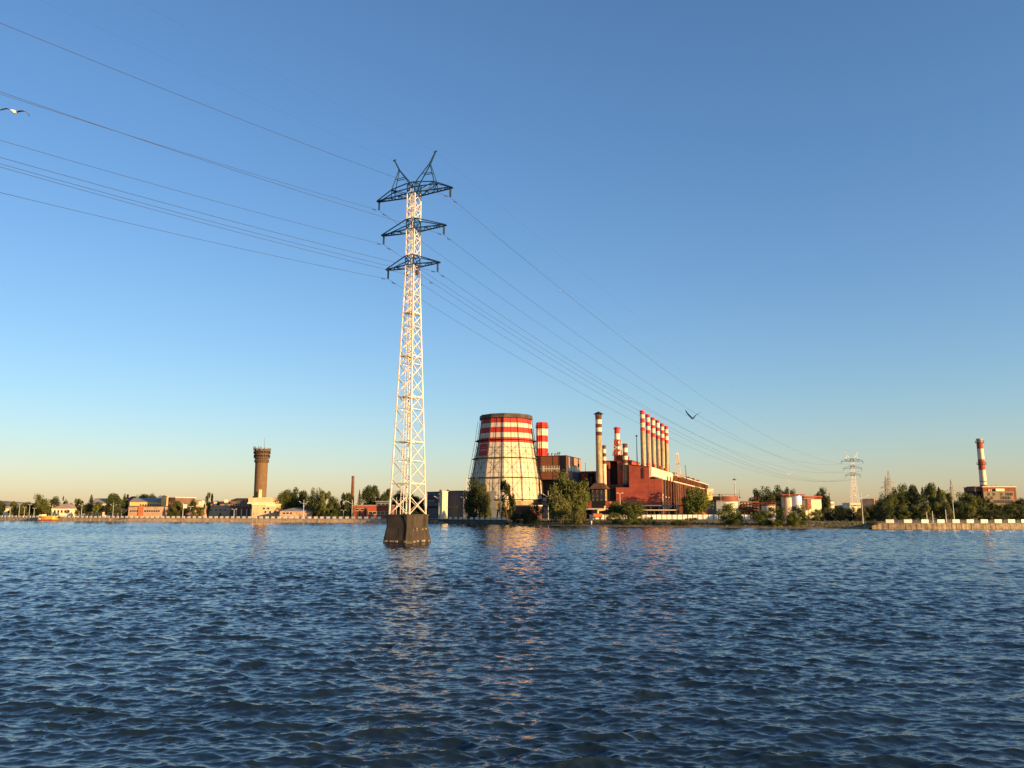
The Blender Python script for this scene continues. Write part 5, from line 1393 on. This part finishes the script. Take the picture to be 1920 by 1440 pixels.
    me.polygons.add(n); me.polygons.foreach_set('loop_start', np.arange(0, 4*n, 4, dtype=np.int32)); me.polygons.foreach_set('loop_total', np.full(n, 4, np.int32))
    me.update(calc_edges=True)
    return me
def trunk_mesh(kind, seed):
    r = random.Random(seed); m = MB()
    top = .9 if kind == 'conifer' else .62
    pts = [Vector((r.uniform(-.012, .012)*i, r.uniform(-.012, .012)*i, top*i/5)) for i in range(6)]
    for i in range(5): m.tube(pts[i], pts[i+1], .026*(1-i*.15), .026*(1-(i+1)*.15), 7)
    if kind != 'conifer':
        for i in range(6):
            b = pts[2 + i % 3]; a = r.uniform(0, 6.28); L = r.uniform(.16, .3)
            e = b + Vector((math.cos(a)*L, math.sin(a)*L, L*r.uniform(.6, 1.2))); m.tube(b, e, .012, .004, 6)
            m.tube(b.lerp(e, .5), b.lerp(e, .5) + Vector((math.cos(a+1)*.1, math.sin(a+1)*.1, .12)), .006, .003, 5)
    me = bpy.data.meshes.new('trunk'); me.from_pydata(m.v, [], m.f); me.update()
    return me
CROWNS, TRUNKS = {}, {}
def get_crown(kind, var):
    k = (kind, var)
    if k not in CROWNS: CROWNS[k] = crown_mesh(kind, 17*var + sum(map(ord, kind)), 5200 if kind in ('willow', 'round', 'tall', 'bush', 'dome') else 3600)
    return CROWNS[k]
def get_trunk(kind, var):
    k = ('conifer' if kind == 'conifer' else 'leafy', var)
    if k not in TRUNKS: TRUNKS[k] = trunk_mesh(k[0], 31+var)
    return TRUNKS[k]
CR_MESH = {}
_tr = random.Random(21)
def tree(px, w, ytop, off, kind, leaf, label, group, name=None, cat=None, d=None, zb=None, bark=None, lift=0.0):
    """px, width and top row as seen in the photo; off = metres inland of the shore"""
    d = d if d is not None else shore_d(px) + off
    z0 = (ground_z(px, d) if zb is None else zb) - .08
    H = zz(ytop, d) - z0; W = w*d*CP/F_PX
    bushy = kind in ('bush', 'sprawl')
    t = thing(name or ('bush' if bushy else 'conifer_tree' if kind == 'conifer' else 'willow_tree' if kind == 'willow' else 'leafy_tree'), label,
              cat or ('bush' if bushy else 'tree'), (xx(px, d, z0+2), d, z0), 0, group)
    var = _tr.randrange(3); key = (kind, var, leaf)
    if key not in CR_MESH:
        me = get_crown(kind, var).copy(); me.materials.clear(); me.materials.append(LM[leaf]); CR_MESH[key] = me
    c = bpy.data.objects.new('crown' if not bushy else 'foliage', CR_MESH[key]); link(c, t)
    rz = _tr.uniform(0, 6.28) if kind != 'sprawl' else _tr.choice((0, math.pi))
    c.rotation_euler = (0, 0, rz); c.scale = (W*1.04, W*1.04, H*1.02); c.location.z = lift*H
    if not bushy:
        tk = (kind == 'conifer', var, bark)
        if tk not in CR_MESH:
            me = get_trunk(kind, var).copy(); me.materials.append(M_BIRCH if bark else M_BARK); CR_MESH[tk] = me
        s = bpy.data.objects.new('trunk', CR_MESH[tk]); link(s, t); s.scale = (H*.75, H*.75, H); s.rotation_euler = (0, 0, rz)
    return t

G1, G2, G3, G4, G5 = 'trees along the left bank', 'dark trees left of the pylon', 'trees on the power plant bank', 'trees of the right grove', 'bushes on the earth bank'
TREES = [
 (2, 16, 940, 26, 'round', 'dark', 'dark tree cut by the left picture edge', G1), (24, 15, 941, 26, 'tall', 'olive', 'narrow round topped tree second from the left edge', G1),
 (46, 18, 942, 27, 'round', 'olive', 'tree behind the four close lamp posts', G1), (61, 14, 945, 40, 'round', 'dark', 'small dark tree between two bigger ones left of the barge', G1),
 (75, 30, 928.5, 30, 'dome', 'olive', 'big round tree above the barge cabin, tallest left of the cream house', G1), (88, 14, 948, 22, 'bush', 'fresh', 'bright bush beside the big round tree left of the cream house', G1),
 (100, 20, 932, 48, 'round', 'dark', 'flat topped tree behind the cream house roof', G1), (118, 13, 932, 60, 'loose', 'dark', 'small knobbly tree right behind the cream house ridge', G1),
 (131, 14, 944, 55, 'round', 'dark', 'little dark crown peeping over the cream house ridge end', G1),
 (147, 20, 936, 24, 'loose', 'olive', 'ragged tree right of the blue grey shed', G1), (169, 24, 928, 22, 'conifer', 'olive', 'spire topped conifer right of the cream house', G1),
 (160, 26, 944, 15, 'round', 'olive', 'rounded tree at the foot of the spire topped conifer', G1), (184, 22, 942, 14, 'round', 'fresh', 'yellow green tree right of the spire topped conifer', G1),
 (214, 34, 927, 16, 'tall', 'dark', 'broad tree left of the orange brick house', G1), (203, 16, 934, 30, 'loose', 'dark', 'thin purple dark tree before the shallow gable', G1), (232, 10, 928, 70, 'round', 'dark', 'dark crown above the red roof of the brick house', G1),
 (262, 30, 928, 80, 'round', 'dark', 'left dark crown rising behind the long yellow building', G1), (280, 26, 927, 84, 'round', 'dark', 'right dark crown rising behind the long yellow building', G1), (297, 14, 931, 84, 'round', 'dark', 'low dark crown behind the yellow stair tower', G1),
 (321, 22, 951, 12, 'bush', 'dark', 'dark bush before the brown block', G1), (330, 26, 940, 14, 'tall', 'olive', 'dense tree right of the brown block', G1), (348, 16, 946, 16, 'round', 'dark', 'dark tree right of the white banner post', G1),
 (361, 14, 937, 40, 'round', 'dark', 'dark tree beside the grey green hall', G1), (371, 30, 951, 12, 'bush', 'olive', 'wide bush left of the peach building', G1),
 (390, 17, 925, 44, 'loose', 'olive', 'bare looking thin tree above the peach building', G1), (405, 16, 940, 66, 'round', 'dark', 'dark crown behind the peach building chimneys', G1), (240, 22, 970.5, .8, 'sprawl', 'olive', 'low shrub hanging over the river wall', G1),
 (532, 32, 921, 34, 'tall', 'olive', 'pale green tree directly right of the water tower', G1), (549, 36, 917, 38, 'dome', 'olive', 'tallest tree right of the water tower', G1), (566, 26, 922, 42, 'tall', 'dark', 'dark tree behind the lamp right of the water tower', G1),
 (590, 38, 918, 30, 'dome', 'olive', 'wide birch like tree above the grey roofed house', G1), (606, 32, 922, 24, 'loose', 'olive', 'drooping tree right of the grey roofed house', G1), (625, 24, 932, 34, 'round', 'dark', 'dark tree left of the pale tree by the brick chimney', G1),
 (629, 18, 955, 14, 'bush', 'fresh', 'low bush right of the drooping tree', G1), (643, 22, 925, 50, 'loose', 'willow', 'pale loose tree left of the brick chimney', G1), (655, 16, 926, 46, 'tall', 'dark', 'dark tree at the foot of the brick chimney', G1),
 (673, 15, 919, 44, 'conifer', 'pine', 'slim spruce right of the brick chimney', G2), (650, 20, 951, 22, 'bush', 'dark', 'dark bush before the pale loose tree', G1),
 (687, 24, 912.5, 56, 'tall', 'dark', 'tall dark tree left of the pylon, left of two peaks', G2), (701, 24, 912, 58, 'tall', 'dark', 'tall dark tree left of the pylon, right of two peaks', G2),
 (716, 20, 924, 58, 'round', 'dark', 'lower dark tree just left of the pylon leg', G2), (728, 22, 918, 60, 'tall', 'dark', 'dark tree behind the left leg of the pylon', G2), (748, 28, 922, 62, 'round', 'dark', 'dark tree seen through the pylon legs', G2), (771, 26, 926, 62, 'round', 'dark', 'dark tree behind the right pylon leg', G2), (786, 20, 932, 62, 'round', 'dark', 'low dark tree left of the grey building', G2),
 (893, 44, 901, 4, 'dome', 'dark', 'round dark tree left of the cooling tower', G3), (906, 26, 908, 34, 'dome', 'olive', 'olive tree overlapping the left foot of the cooling tower', G3), (886, 28, 932, 3, 'bush', 'dark', 'dark undergrowth at the foot of the round dark tree', G3),
 (950, 31, 902, 18, 'loose', 'dark', 'loose tree with gaps before the cooling tower', G3), (941, 16, 930, 16, 'loose', 'dark', 'small lower tree left of the loose one before the cooling tower', G3),
 (913, 18, 948, 20, 'bush', 'olive', 'bush between the two trees at the cooling tower', G3),
 (1002, 32, 944, 6, 'bush', 'dark', 'dark green bush at the water left of the willow', G3), (985, 30, 956, 5, 'bush', 'dark', 'low dark bush left of the dark green bush', G3), (968, 24, 962, 5, 'bush', 'dark', 'lowest dark bush where the shaded wall ends', G3),
 (1064, 60, 887, 14, 'dome', 'olive', 'big willow before the brown building, tallest on the bank', G3), (1086, 40, 904, 17, 'dome', 'olive', 'right shoulder willow beside the biggest one', G3), (1052, 46, 928, 6, 'dome', 'willow', 'pale willow in front at the water edge', G3), (1084, 30, 950, 5, 'bush', 'willow', 'pale bush at the right foot of the willows', G3), (1042, 30, 910, 22, 'dome', 'olive', 'left hand willow before the dark recess', G3),
 (1156, 38, 941, 22, 'dome', 'fresh', 'green tree around the pink white lamp', G3), (1187, 46, 940, 20, 'dome', 'olive', 'broad willow bush before the red hall', G3), (1153, 34, 962, 10, 'bush', 'olive', 'bush at the foot of the pink white lamp', G5), (1188, 40, 966, 8, 'bush', 'fresh', 'bush at the foot of the broad willow bush', G5),
 (1309, 52, 914, 0, 'dome', 'fresh', 'big round tree shading the red hall', G3),
 (1218, 26, 973, 7, 'sprawl', 'dark', 'low dark shrub right of the broad willow bush', G5), (1240, 26, 975, 9, 'sprawl', 'straw', 'yellowish low shrub before the white fence', G5), (1271, 26, 975, 6, 'bush', 'olive', 'low round shrub under the middle of the white fence', G5), (1285, 22, 977, 6, 'bush', 'straw', 'straw coloured shrub right of the low round one', G5),
 (1217, 16, 969, 40, 'sprawl', 'dark', 'dark weed hump against the fence, left of two', G5), (1297, 22, 970.5, 42, 'sprawl', 'dark', 'dark weed hump against the fence, right of two', G5),
 (1367, 50, 945, 12, 'bush', 'fresh', 'big bush before the red topped tank', G5), (1378, 28, 962, 8, 'bush', 'fresh', 'lower bush at the right foot of the tank bush', G5),
 (1434, 40, 957, 9, 'bush', 'fresh', 'bush left of the parked car', G5), (1468, 30, 952, 9, 'loose', 'fresh', 'loose bush right of the parked car', G5), (1458, 22, 974, 6, 'bush', 'olive', 'small bush below the parked car', G5), (1452, 34, 950, 44, 'bush', 'olive', 'bush behind the parked car', G5),
 (1501, 42, 948, 10, 'bush', 'fresh', 'tall bright bush before the white silo', G5), (1487, 24, 960, 7, 'bush', 'fresh', 'lower bright bush left of the tall one', G5),
 (1637, 22, 977, -.6, 'bush', 'fresh', 'bush where the right river wall begins', G5),
 (1437, 54, 916, 168, 'dome', 'dark', 'broad dark tree left half behind the low cream tank', G3), (1462, 52, 914, 172, 'dome', 'dark', 'broad dark tree right half behind the low cream tank', G3), (1425, 24, 928, 164, 'round', 'dark', 'left shoulder of the broad dark tree group', G3), (1487, 14, 919, 170, 'round', 'dark', 'small dark crown right of the tall floodlight mast', G3),
 (1540, 30, 917, 175, 'dome', 'dark', 'dark rounded tree behind the red eaved building', G3), (1550, 16, 930, 172, 'round', 'dark', 'smaller dark tree right of the red eaved building', G3),
]
hedge_names = ['first', 'second', 'third', 'fourth', 'fifth', 'sixth', 'seventh', 'eighth', 'ninth', 'tenth']
for i, (px, w, yt) in enumerate([(1530, 26, 955), (1544, 26, 953), (1559, 28, 952), (1573, 26, 951), (1588, 28, 953), (1602, 26, 951), (1616, 24, 952), (1630, 26, 949), (1642, 24, 946), (1653, 26, 940)]):
    TREES.append((px, w, yt, 48 + (i % 3)*5, 'bush', 'dark' if i % 2 else 'olive', f'{hedge_names[i]} clipped tree of the hedge row, counting from the red eaved building', 'hedge row right of the tank yard'))
grove = [(1656, 26, 936, 'round', 'dark', 'dark tree at the left end of the grove'), (1668, 26, 925, 'round', 'olive', 'stepped tree left of the grove shoulder'), (1684, 36, 918, 'dome', 'olive', 'wide tree on the left shoulder of the grove'),
 (1702, 36, 911, 'dome', 'olive', 'big round crowned tree left of the pointed ones'), (1718, 24, 912, 'tall', 'dark', 'dark crown right beside the big round crowned tree'), (1733, 20, 914, 'conifer', 'pine', 'pointed conifer left of the tallest grove tree'), (1746, 26, 908.5, 'tall', 'olive', 'tallest tree of the grove'),
 (1764, 24, 914, 'conifer', 'pine', 'wide conifer right of the tallest grove tree'), (1768, 26, 920, 'tall', 'olive', 'birch before the wide conifer'), (1781, 18, 926, 'tall', 'olive', 'narrow tree left of the grey pylon gap'),
 (1800, 22, 940, 'round', 'dark', 'low tree in the pylon gap'), (1814, 30, 925, 'round', 'olive', 'round tree right of the pylon gap'), (1828, 26, 927, 'round', 'olive', 'tree left of the tall striped chimney'), (1840, 26, 936, 'round', 'dark', 'dark tree before the boiler house wing'), (1855, 26, 936, 'loose', 'olive', 'loose tree before the left of the boiler house'),
 (1868, 26, 944, 'round', 'dark', 'low tree before the middle of the boiler house'), (1884, 26, 950, 'round', 'olive', 'lowest tree before the boiler house'), (1900, 26, 942, 'round', 'olive', 'tree before the right of the boiler house'), (1915, 26, 935.5, 'round', 'dark', 'tree cut by the right picture edge'), (1938, 34, 934, 'round', 'olive', 'tree just beyond the right picture edge')]
for i, (px, w, yt, k, l, lab) in enumerate(grove): TREES.append((px, w*1.12, yt, 62 + (i*7) % 23, k, l, lab, G4))
for i, (px, w, yt, k, l, lab) in enumerate([(1662, 30, 950, 'bush', 'dark', 'dark undergrowth clump under the stepped tree'), (1690, 34, 948, 'tall', 'olive', 'young birch clump below the wide shoulder tree'), (1713, 30, 950, 'tall', 'willow', 'pale young tree below the round crowned tree'),
    (1737, 28, 946, 'tall', 'olive', 'young tree below the pointed conifer'), (1758, 26, 942, 'tall', 'olive', 'young birch below the wide conifer'), (1776, 26, 946, 'tall', 'olive', 'young tree left of the slim lamp'), (1800, 28, 952, 'bush', 'dark', 'dark undergrowth right of the slim lamp'),
    (1820, 30, 948, 'tall', 'olive', 'young tree below the round tree by the gap'), (1846, 32, 952, 'bush', 'olive', 'undergrowth below the boiler house wing'), (1872, 30, 956, 'bush', 'dark', 'dark undergrowth below the boiler house front'), (1898, 34, 954, 'bush', 'olive', 'undergrowth below the boiler house right end'), (1921, 30, 954, 'bush', 'dark', 'undergrowth at the right picture edge')]):
    TREES.append((px, w, yt, 40 + (i*5) % 11, k, l, lab, 'young growth under the grove'))
for a in TREES:
    kw = {}
    if a[0] == 1309: kw['d'] = 357.0
    tree(*a, bark=(a[4] in ('tall',) and a[5] == 'olive'), **kw)
# continuous low grass on the bank
def grass():
    rng = np.random.default_rng(3); m = MB()
    for px in np.arange(990, 1640, .62):
        for _ in range(7):
            q = px + rng.uniform(-.6, .6); s = rng.uniform(4, 40)*rng.uniform(.5, 1)
            d = shore_d(q)+s; p = Vector((xx(q, d, 1), d, ground_z(q, d)-.1)); 
            if rng.random() < .35 and s < 12: continue
            h = rng.uniform(.2, .65); a = rng.uniform(0, 3.14); w = rng.uniform(.12, .35); dx, dy = math.cos(a)*w, math.sin(a)*w
            m.add([p+Vector((-dx, -dy, 0)), p+Vector((dx, dy, 0)), p+Vector((dx*.3+rng.uniform(-.2, .2), dy*.3, h))], [(0, 1, 2)])
    o = m.build('grass', mat('dry_green_grass', (.13, .115, .045), .95, .3, .15, col2=(.055, .06, .02)))
    tag(o, 'rough dry grass covering the earth bank', 'grass', kind='stuff')
grass()
# beyond the buildings: far trees closing the horizon
def treeline(px0, px1, d, ytop, seed, label):
    rng = np.random.default_rng(seed); V = []; 
    for px in np.arange(px0, px1, .5):
        yt = ytop + 2.4*math.sin(px*.11+seed) + 1.6*math.sin(px*.31+seed*2); top = zz(yt, d)
        for _ in range(20):
            f = rng.random()**.7; V.append((xx(px+rng.uniform(-1, 1), d, 4), d+rng.uniform(-9, 9), GZ+(top-GZ)*f+rng.uniform(-.4, .4)))
    m = MB()
    for p in V:
        u = Vector(rng.normal(size=3)).normalized(); v = u.cross(Vector(rng.normal(size=3))).normalized(); s = rng.uniform(.5, 1.1); p = Vector(p)
        m.add([p-u*s, p+v*s*.6, p+u*s, p-v*s*.6], [(0, 1, 2, 3)])
    tag(m.build('treeline', LM['dark']), label, 'distant trees', kind='stuff')
treeline(-30, 480, 640, 955, 1, 'distant low tree belt behind the left town')
treeline(480, 810, 600, 951, 2, 'distant tree belt behind the brick chimney')
treeline(1330, 1660, 640, 951, 3, 'distant low tree belt behind the tank yard')
treeline(1655, 1960, 480, 952, 4, 'dark wood behind the grove trees')
# ------------------------------------------------------------------ gulls
M_GW = mat('gull_white_feathers', (.80, .76, .70), .9, .05, 8)
M_GG = mat('gull_grey_wing', (.10, .105, .12), .9, .1, 8)
M_GK = mat('gull_black_tip', (.012, .012, .016), .9, .1, 8)
M_GH = mat('gull_brown_head', (.035, .022, .018), .9, .1, 8)
def gull(label, pos, span, wing, heading, bank=0.0, pitch=0.0, light=False):
    """one skin from wing tip to wing tip; wing = [(fraction of half span, height fraction, sweep, chord)]"""
    t = thing('flying_gull', label, 'gull', pos, 0)
    hs = span/2; m = MB(); n = 16
    st = []
    for f, hz, sw, ch in reversed(wing): st.append(('w', -f*hs, hz*hs, sw*span, ch*span))
    for s in (-.042, -.03, -.016, 0, .016, .03, .042): st.append(('b', s*span, 0, 0, 0))
    for f, hz, sw, ch in wing: st.append(('w', f*hs, hz*hs, sw*span, ch*span))
    rings = []
    for kind, x, z, sw, ch in st:
        r = []
        if kind == 'b':
            q = abs(x)/(.046*span); c = math.sqrt(max(.06, 1-q*q))
            # side outline of the bird: tail, back, head, bill, breast
            up = [(-.24, .008), (-.19, .014), (-.12, .034), (-.04, .047), (.04, .046), (.10, .044), (.145, .05), (.185, .012)]
            dn = [(.21, -.004), (.165, -.012), (.12, -.024), (.05, -.052), (-.02, -.056), (-.10, -.038), (-.17, -.010), (-.235, .0)]
            for y, zz_ in up + dn:
                lim = .30 + .70*c
                if abs(y) > .16: lim *= max(.2, 1 - .7*q)
                r.append((x if abs(y) < .2 else x*.8, y*span*lim, zz_*span*c))
        else:
            for i in range(n):
                a = 2*math.pi*i/n
                y = math.cos(a)*ch*.5; th = math.sin(a)*ch*.085*(1-.25*math.cos(a))
                r.append((x, -y + sw, z + th))
        rings.append(r)
    m.v = [p for r in rings for p in r]
    for k in range(len(rings)-1):
        for i in range(n):
            m.f.append((k*n+i, k*n+(i+1) % n, (k+1)*n+(i+1) % n, (k+1)*n+i))
            x = abs(st[k][1] + st[k+1][1])/2/hs; y = (rings[k][i][1]+rings[k][(i+1) % n][1])/2
            m.m.append((3 if y > .1*span else 0) if x < .11 else (2 if x > .72 else 1))
    m.f.append(tuple(range(n))); m.m.append(2); m.f.append(tuple((len(rings)-1)*n+i for i in reversed(range(n)))); m.m.append(2)
    o = m.build('body', [M_GW, M_GG if not light else M_GW, M_GK, M_GH], t, smooth=True)
    o.rotation_euler = Euler((pitch, bank, heading), 'XYZ')
    return t
p = at(26.5, 209.5, 24.0)
gull('gull with spread drooping wings at the left edge of the sky', p, 1.08,
     [(.13, .03, .03, .135), (.30, .115, .05, .15), (.46, .15, .07, .13), (.62, .10, .05, .11), (.80, -.02, 0, .085), (.93, -.12, -.05, .05), (1.0, -.18, -.08, .012)], math.radians(6), math.radians(6), math.radians(14))
p = at(1299, 784, 46.0)
gull('dark gull with wings raised in a V near the six chimneys', p, 1.12,
     [(.13, .05, .02, .14), (.28, .20, .05, .15), (.44, .36, .07, .13), (.62, .50, .05, .11), (.80, .62, 0, .085), (.93, .70, -.04, .05), (1.0, .74, -.07, .012)], math.radians(22), math.radians(4), math.radians(-4))
p = at(1049, 545, 150.0)
gull('tiny white gull far off beside the highest conductor', p, 1.0,
     [(.13, .03, .03, .13), (.35, .10, .05, .14), (.6, .05, .03, .11), (.85, -.1, -.02, .07), (1.0, -.2, -.06, .015)], math.radians(80), 0.2, 0, True)

# ------------------------------------------------------------------ barge at the left wall
def barge():
    d = shore_d(90) - 4.5; x0, x1 = xx(73, d, 1), xx(108, d, 1); L = x1-x0
    t = thing('moored_barge', 'orange and yellow moored barge with a small white cabin at its left end', 'barge', ((x0+x1)/2, d, 0), math.radians(-14))
    m = MB()
    prof = [(-L/2, .1), (-L/2+.4, -.6), (L/2-1.2, -.6), (L/2, .5), (L/2, .95), (-L/2, .75)]
    m.slab(prof, -2.2, 2.2); m.build('hull', mat('rusty_orange_hull', (.38, .12, .035), .7, .2, .8), t)
    h = zz(967.8, d)
    MB().box(-L*.28, -L*.02, -1.7, 1.9, .76, h).build('deck_house', mat('orange_deck_house', (.66, .28, .08), .7, .1, .8), t)
    MB().box(-L*.018, L*.42, -1.7, 1.9, .8, h-.05).build('deck_house', mat('yellow_deck_house', (.78, .47, .13), .7, .1, .8), t)
    MB().box(-L*.5+.2, -L*.285, -1.5, 1.5, .7, zz(966.3, d)+.5).build('cabin', M_CREAMW, t)
    c = MB().box(-L*.48, -L*.3, -1.56, -1.48, 1.7, 2.4).build('cabin_window', M_GLASS, t)
    m = MB(); m.tube((-L*.44, -2.4, -.35), (-L*.28, -2.4, -.35), .62, n=12); m.build('fender', M_DARK, t)
    for f in (-.2, 0, .2, .38): MB().bar((L*f, 1.9, h), (L*f, 1.9, h+.7), .1).build('stanchion', M_PALE, t)
barge()
tree(115, 18, 969.5, 1.2, 'bush', 'olive', 'green bush on the river wall right of the barge', G1)
tree(109, 9, 961, 4, 'conifer', 'dark', 'small dark fir before the cream house', G1)

# ------------------------------------------------------------------ parked car
def car():
    d = 282.0; px = 1449.5; p = Vector((xx(px, d, 2), d, ground_z(px, d)+.4))
    t = thing('parked_car', 'silver blue parked car half hidden by bushes below the white silo', 'car', (p.x, d, p.z), math.radians(6))
    paint = mat('silver_blue_car_paint', (.16, .20, .27), .25, .05, 1, metal=.3, spec=.6)
    w = .86
    low = [(-2.15, .35), (-1.75, .28), (1.75, .28), (2.15, .38), (2.2, .72), (2.0, .86), (1.0, .98), (-1.95, .98), (-2.2, .8)]
    MB().slab(low, -w, w).build('body', paint, t)
    def frustum(pl, y0, y1, k):
        n = len(pl); zc = .98
        V = [(x, y0*(1 if z <= zc else k), z) for x, z in pl] + [(x, y1*(1 if z <= zc else k), z) for x, z in pl]
        return MB().add(V, [tuple(range(n)), tuple(range(2*n-1, n-1, -1))] + [(i, n+i, n+(i+1) % n, (i+1) % n) for i in range(n)])
    frustum([(-1.75, .985), (1.05, .985), (.35, 1.5), (-1.1, 1.5)], -w*.97, w*.97, .8).build('window', M_GLASS, t)
    frustum([(-1.2, 1.46), (.45, 1.46), (.3, 1.56), (-1.05, 1.56)], -w*.8, w*.8, .98).build('roof', paint, t)
    for x in (-.4, .95, -1.7): MB().bar((x, -w*.95, .98), (x*.55-.1, -w*.79, 1.48), .08).build('pillar', paint, t)
    for x in (-1.3, 1.3):
        for s in (-1, 1):
            k = MB().tube((x, s*(w-.2), .32), (x, s*(w+.02), .32), .32, n=16).build('wheel', M_DARK, t)
            MB().tube((x, s*(w-.1), .32), (x, s*(w+.035), .32), .19, n=12).build('rim', M_STEEL, k)
    for s in (-.6, .6):
        MB().box(2.1, 2.23, s-.16, s+.16, .62, .76).build('headlight', M_LAMP, t); MB().box(-2.22, -2.1, s-.16, s+.16, .7, .84).build('tail_light', M_STRIPE, t)
    MB().box(-2.25, 2.25, -1, 1, -.7, -.02).build('ground_pad', M_GROUND, None).matrix_world = Matrix.Translation((p.x, d, p.z)) @ Matrix.Rotation(math.radians(6), 4, 'Z')
    q = bpy.data.objects['ground_pad']; q.name = 'earth_mound'; tag(q, 'raised earth under the parked car', 'ground', kind='structure')
car()

# ------------------------------------------------------------------ person at the water's edge
def person():
    px = 1109; d = shore_d(px) + 3.0
    t = thing('person', 'person in white shirt and pale trousers standing at the water edge right of the willows', 'person', (xx(px, d, 1), d, ground_z(px, d)), math.radians(40))
    J = {'pelvis': (0, 0, .94), 'waist': (0, -.01, 1.08), 'chest': (0, -.03, 1.32), 'neck': (0, -.05, 1.48), 'head': (0, -.08, 1.58), 'crown': (0, -.08, 1.70),
         'ls': (-.19, -.03, 1.40), 'le': (-.27, -.05, 1.13), 'lw': (-.24, -.22, .93), 'lh': (-.22, -.28, .86), 'rs': (.19, -.03, 1.40), 're': (.26, -.02, 1.12), 'rw': (.27, -.12, .89), 'rh': (.27, -.15, .81),
         'lp': (-.10, 0, .88), 'lk': (-.12, -.05, .48), 'la': (-.13, .02, .09), 'lt': (-.14, -.15, .04), 'rp': (.10, 0, .88), 'rk': (.13, -.02, .48), 'ra': (.15, .05, .09), 'rt': (.17, -.12, .04)}
    Rr = dict(pelvis=.14, waist=.125, chest=.15, neck=.055, head=.095, crown=.075, ls=.07, le=.05, lw=.035, lh=.04, rs=.07, re=.05, rw=.035, rh=.04, lp=.10, lk=.065, la=.045, lt=.04, rp=.10, rk=.065, ra=.045, rt=.04)
    E = [('pelvis', 'waist'), ('waist', 'chest'), ('chest', 'neck'), ('neck', 'head'), ('head', 'crown'), ('chest', 'ls'), ('ls', 'le'), ('le', 'lw'), ('lw', 'lh'), ('chest', 'rs'), ('rs', 're'), ('re', 'rw'), ('rw', 'rh'),
         ('pelvis', 'lp'), ('lp', 'lk'), ('lk', 'la'), ('la', 'lt'), ('pelvis', 'rp'), ('rp', 'rk'), ('rk', 'ra'), ('ra', 'rt')]
    for side, wr, hd in (('l', 'lw', 'lh'), ('r', 'rw', 'rh')):            # five short fingers on each hand
        h = Vector(J[hd])
        for f in range(5):
            nm = f'{side}f{f}'; off = Vector(((f-2)*.018, -.03 if f else -.05, -.075 + .01*abs(f-2)))
            J[nm] = tuple(h+off); Rr[nm] = .011; E.append((hd, nm))
    keys = list(J); idx = {k: i for i, k in enumerate(keys)}
    me = bpy.data.meshes.new('body'); me.from_pydata([J[k] for k in keys], [(idx[a], idx[b]) for a, b in E], [])
    o = bpy.data.objects.new('body', me); link(o, t)
    o.modifiers.new('skin', 'SKIN'); sv = me.skin_vertices[0].data if me.skin_vertices else None
    if sv is None:
        bpy.context.view_layer.objects.active = o
    for k in keys:
        if me.skin_vertices: me.skin_vertices[0].data[idx[k]].radius = (Rr[k], Rr[k]*(.72 if k in ('pelvis', 'waist', 'chest') else 1))
    if me.skin_vertices: me.skin_vertices[0].data[idx['pelvis']].use_root = True
    o.modifiers.new('sub', 'SUBSURF').levels = 1; o.modifiers['sub'].render_levels = 2
    dg = bpy.context.evaluated_depsgraph_get(); new = bpy.data.meshes.new_from_object(o.evaluated_get(dg))
    skin = mat('skin', (.5, .3, .2), .6, .05, 3); shirt = mat('white_shirt', (.82, .78, .72), .9, .05, 3); tr = mat('pale_trousers', (.62, .56, .48), .9, .05, 3)
    o.modifiers.clear(); o.data = new; new.materials.clear()
    for m_ in (skin, shirt, tr, M_DARK): new.materials.append(m_)
    for p in new.polygons:
        c = p.center; p.use_smooth = True
        p.material_index = 3 if c.z < .1 else 2 if (c.z < .98 and abs(c.x) < .21) else 1 if 1.46 > c.z > .98 else 0
    m = MB(); m.lathe([(.02, 1.60), (.105, 1.61), (.112, 1.68), (.08, 1.75), (.02, 1.77)], 14, (0, -.06), cap_bot=True); m.build('hair', M_GH, t, smooth=True)
person()
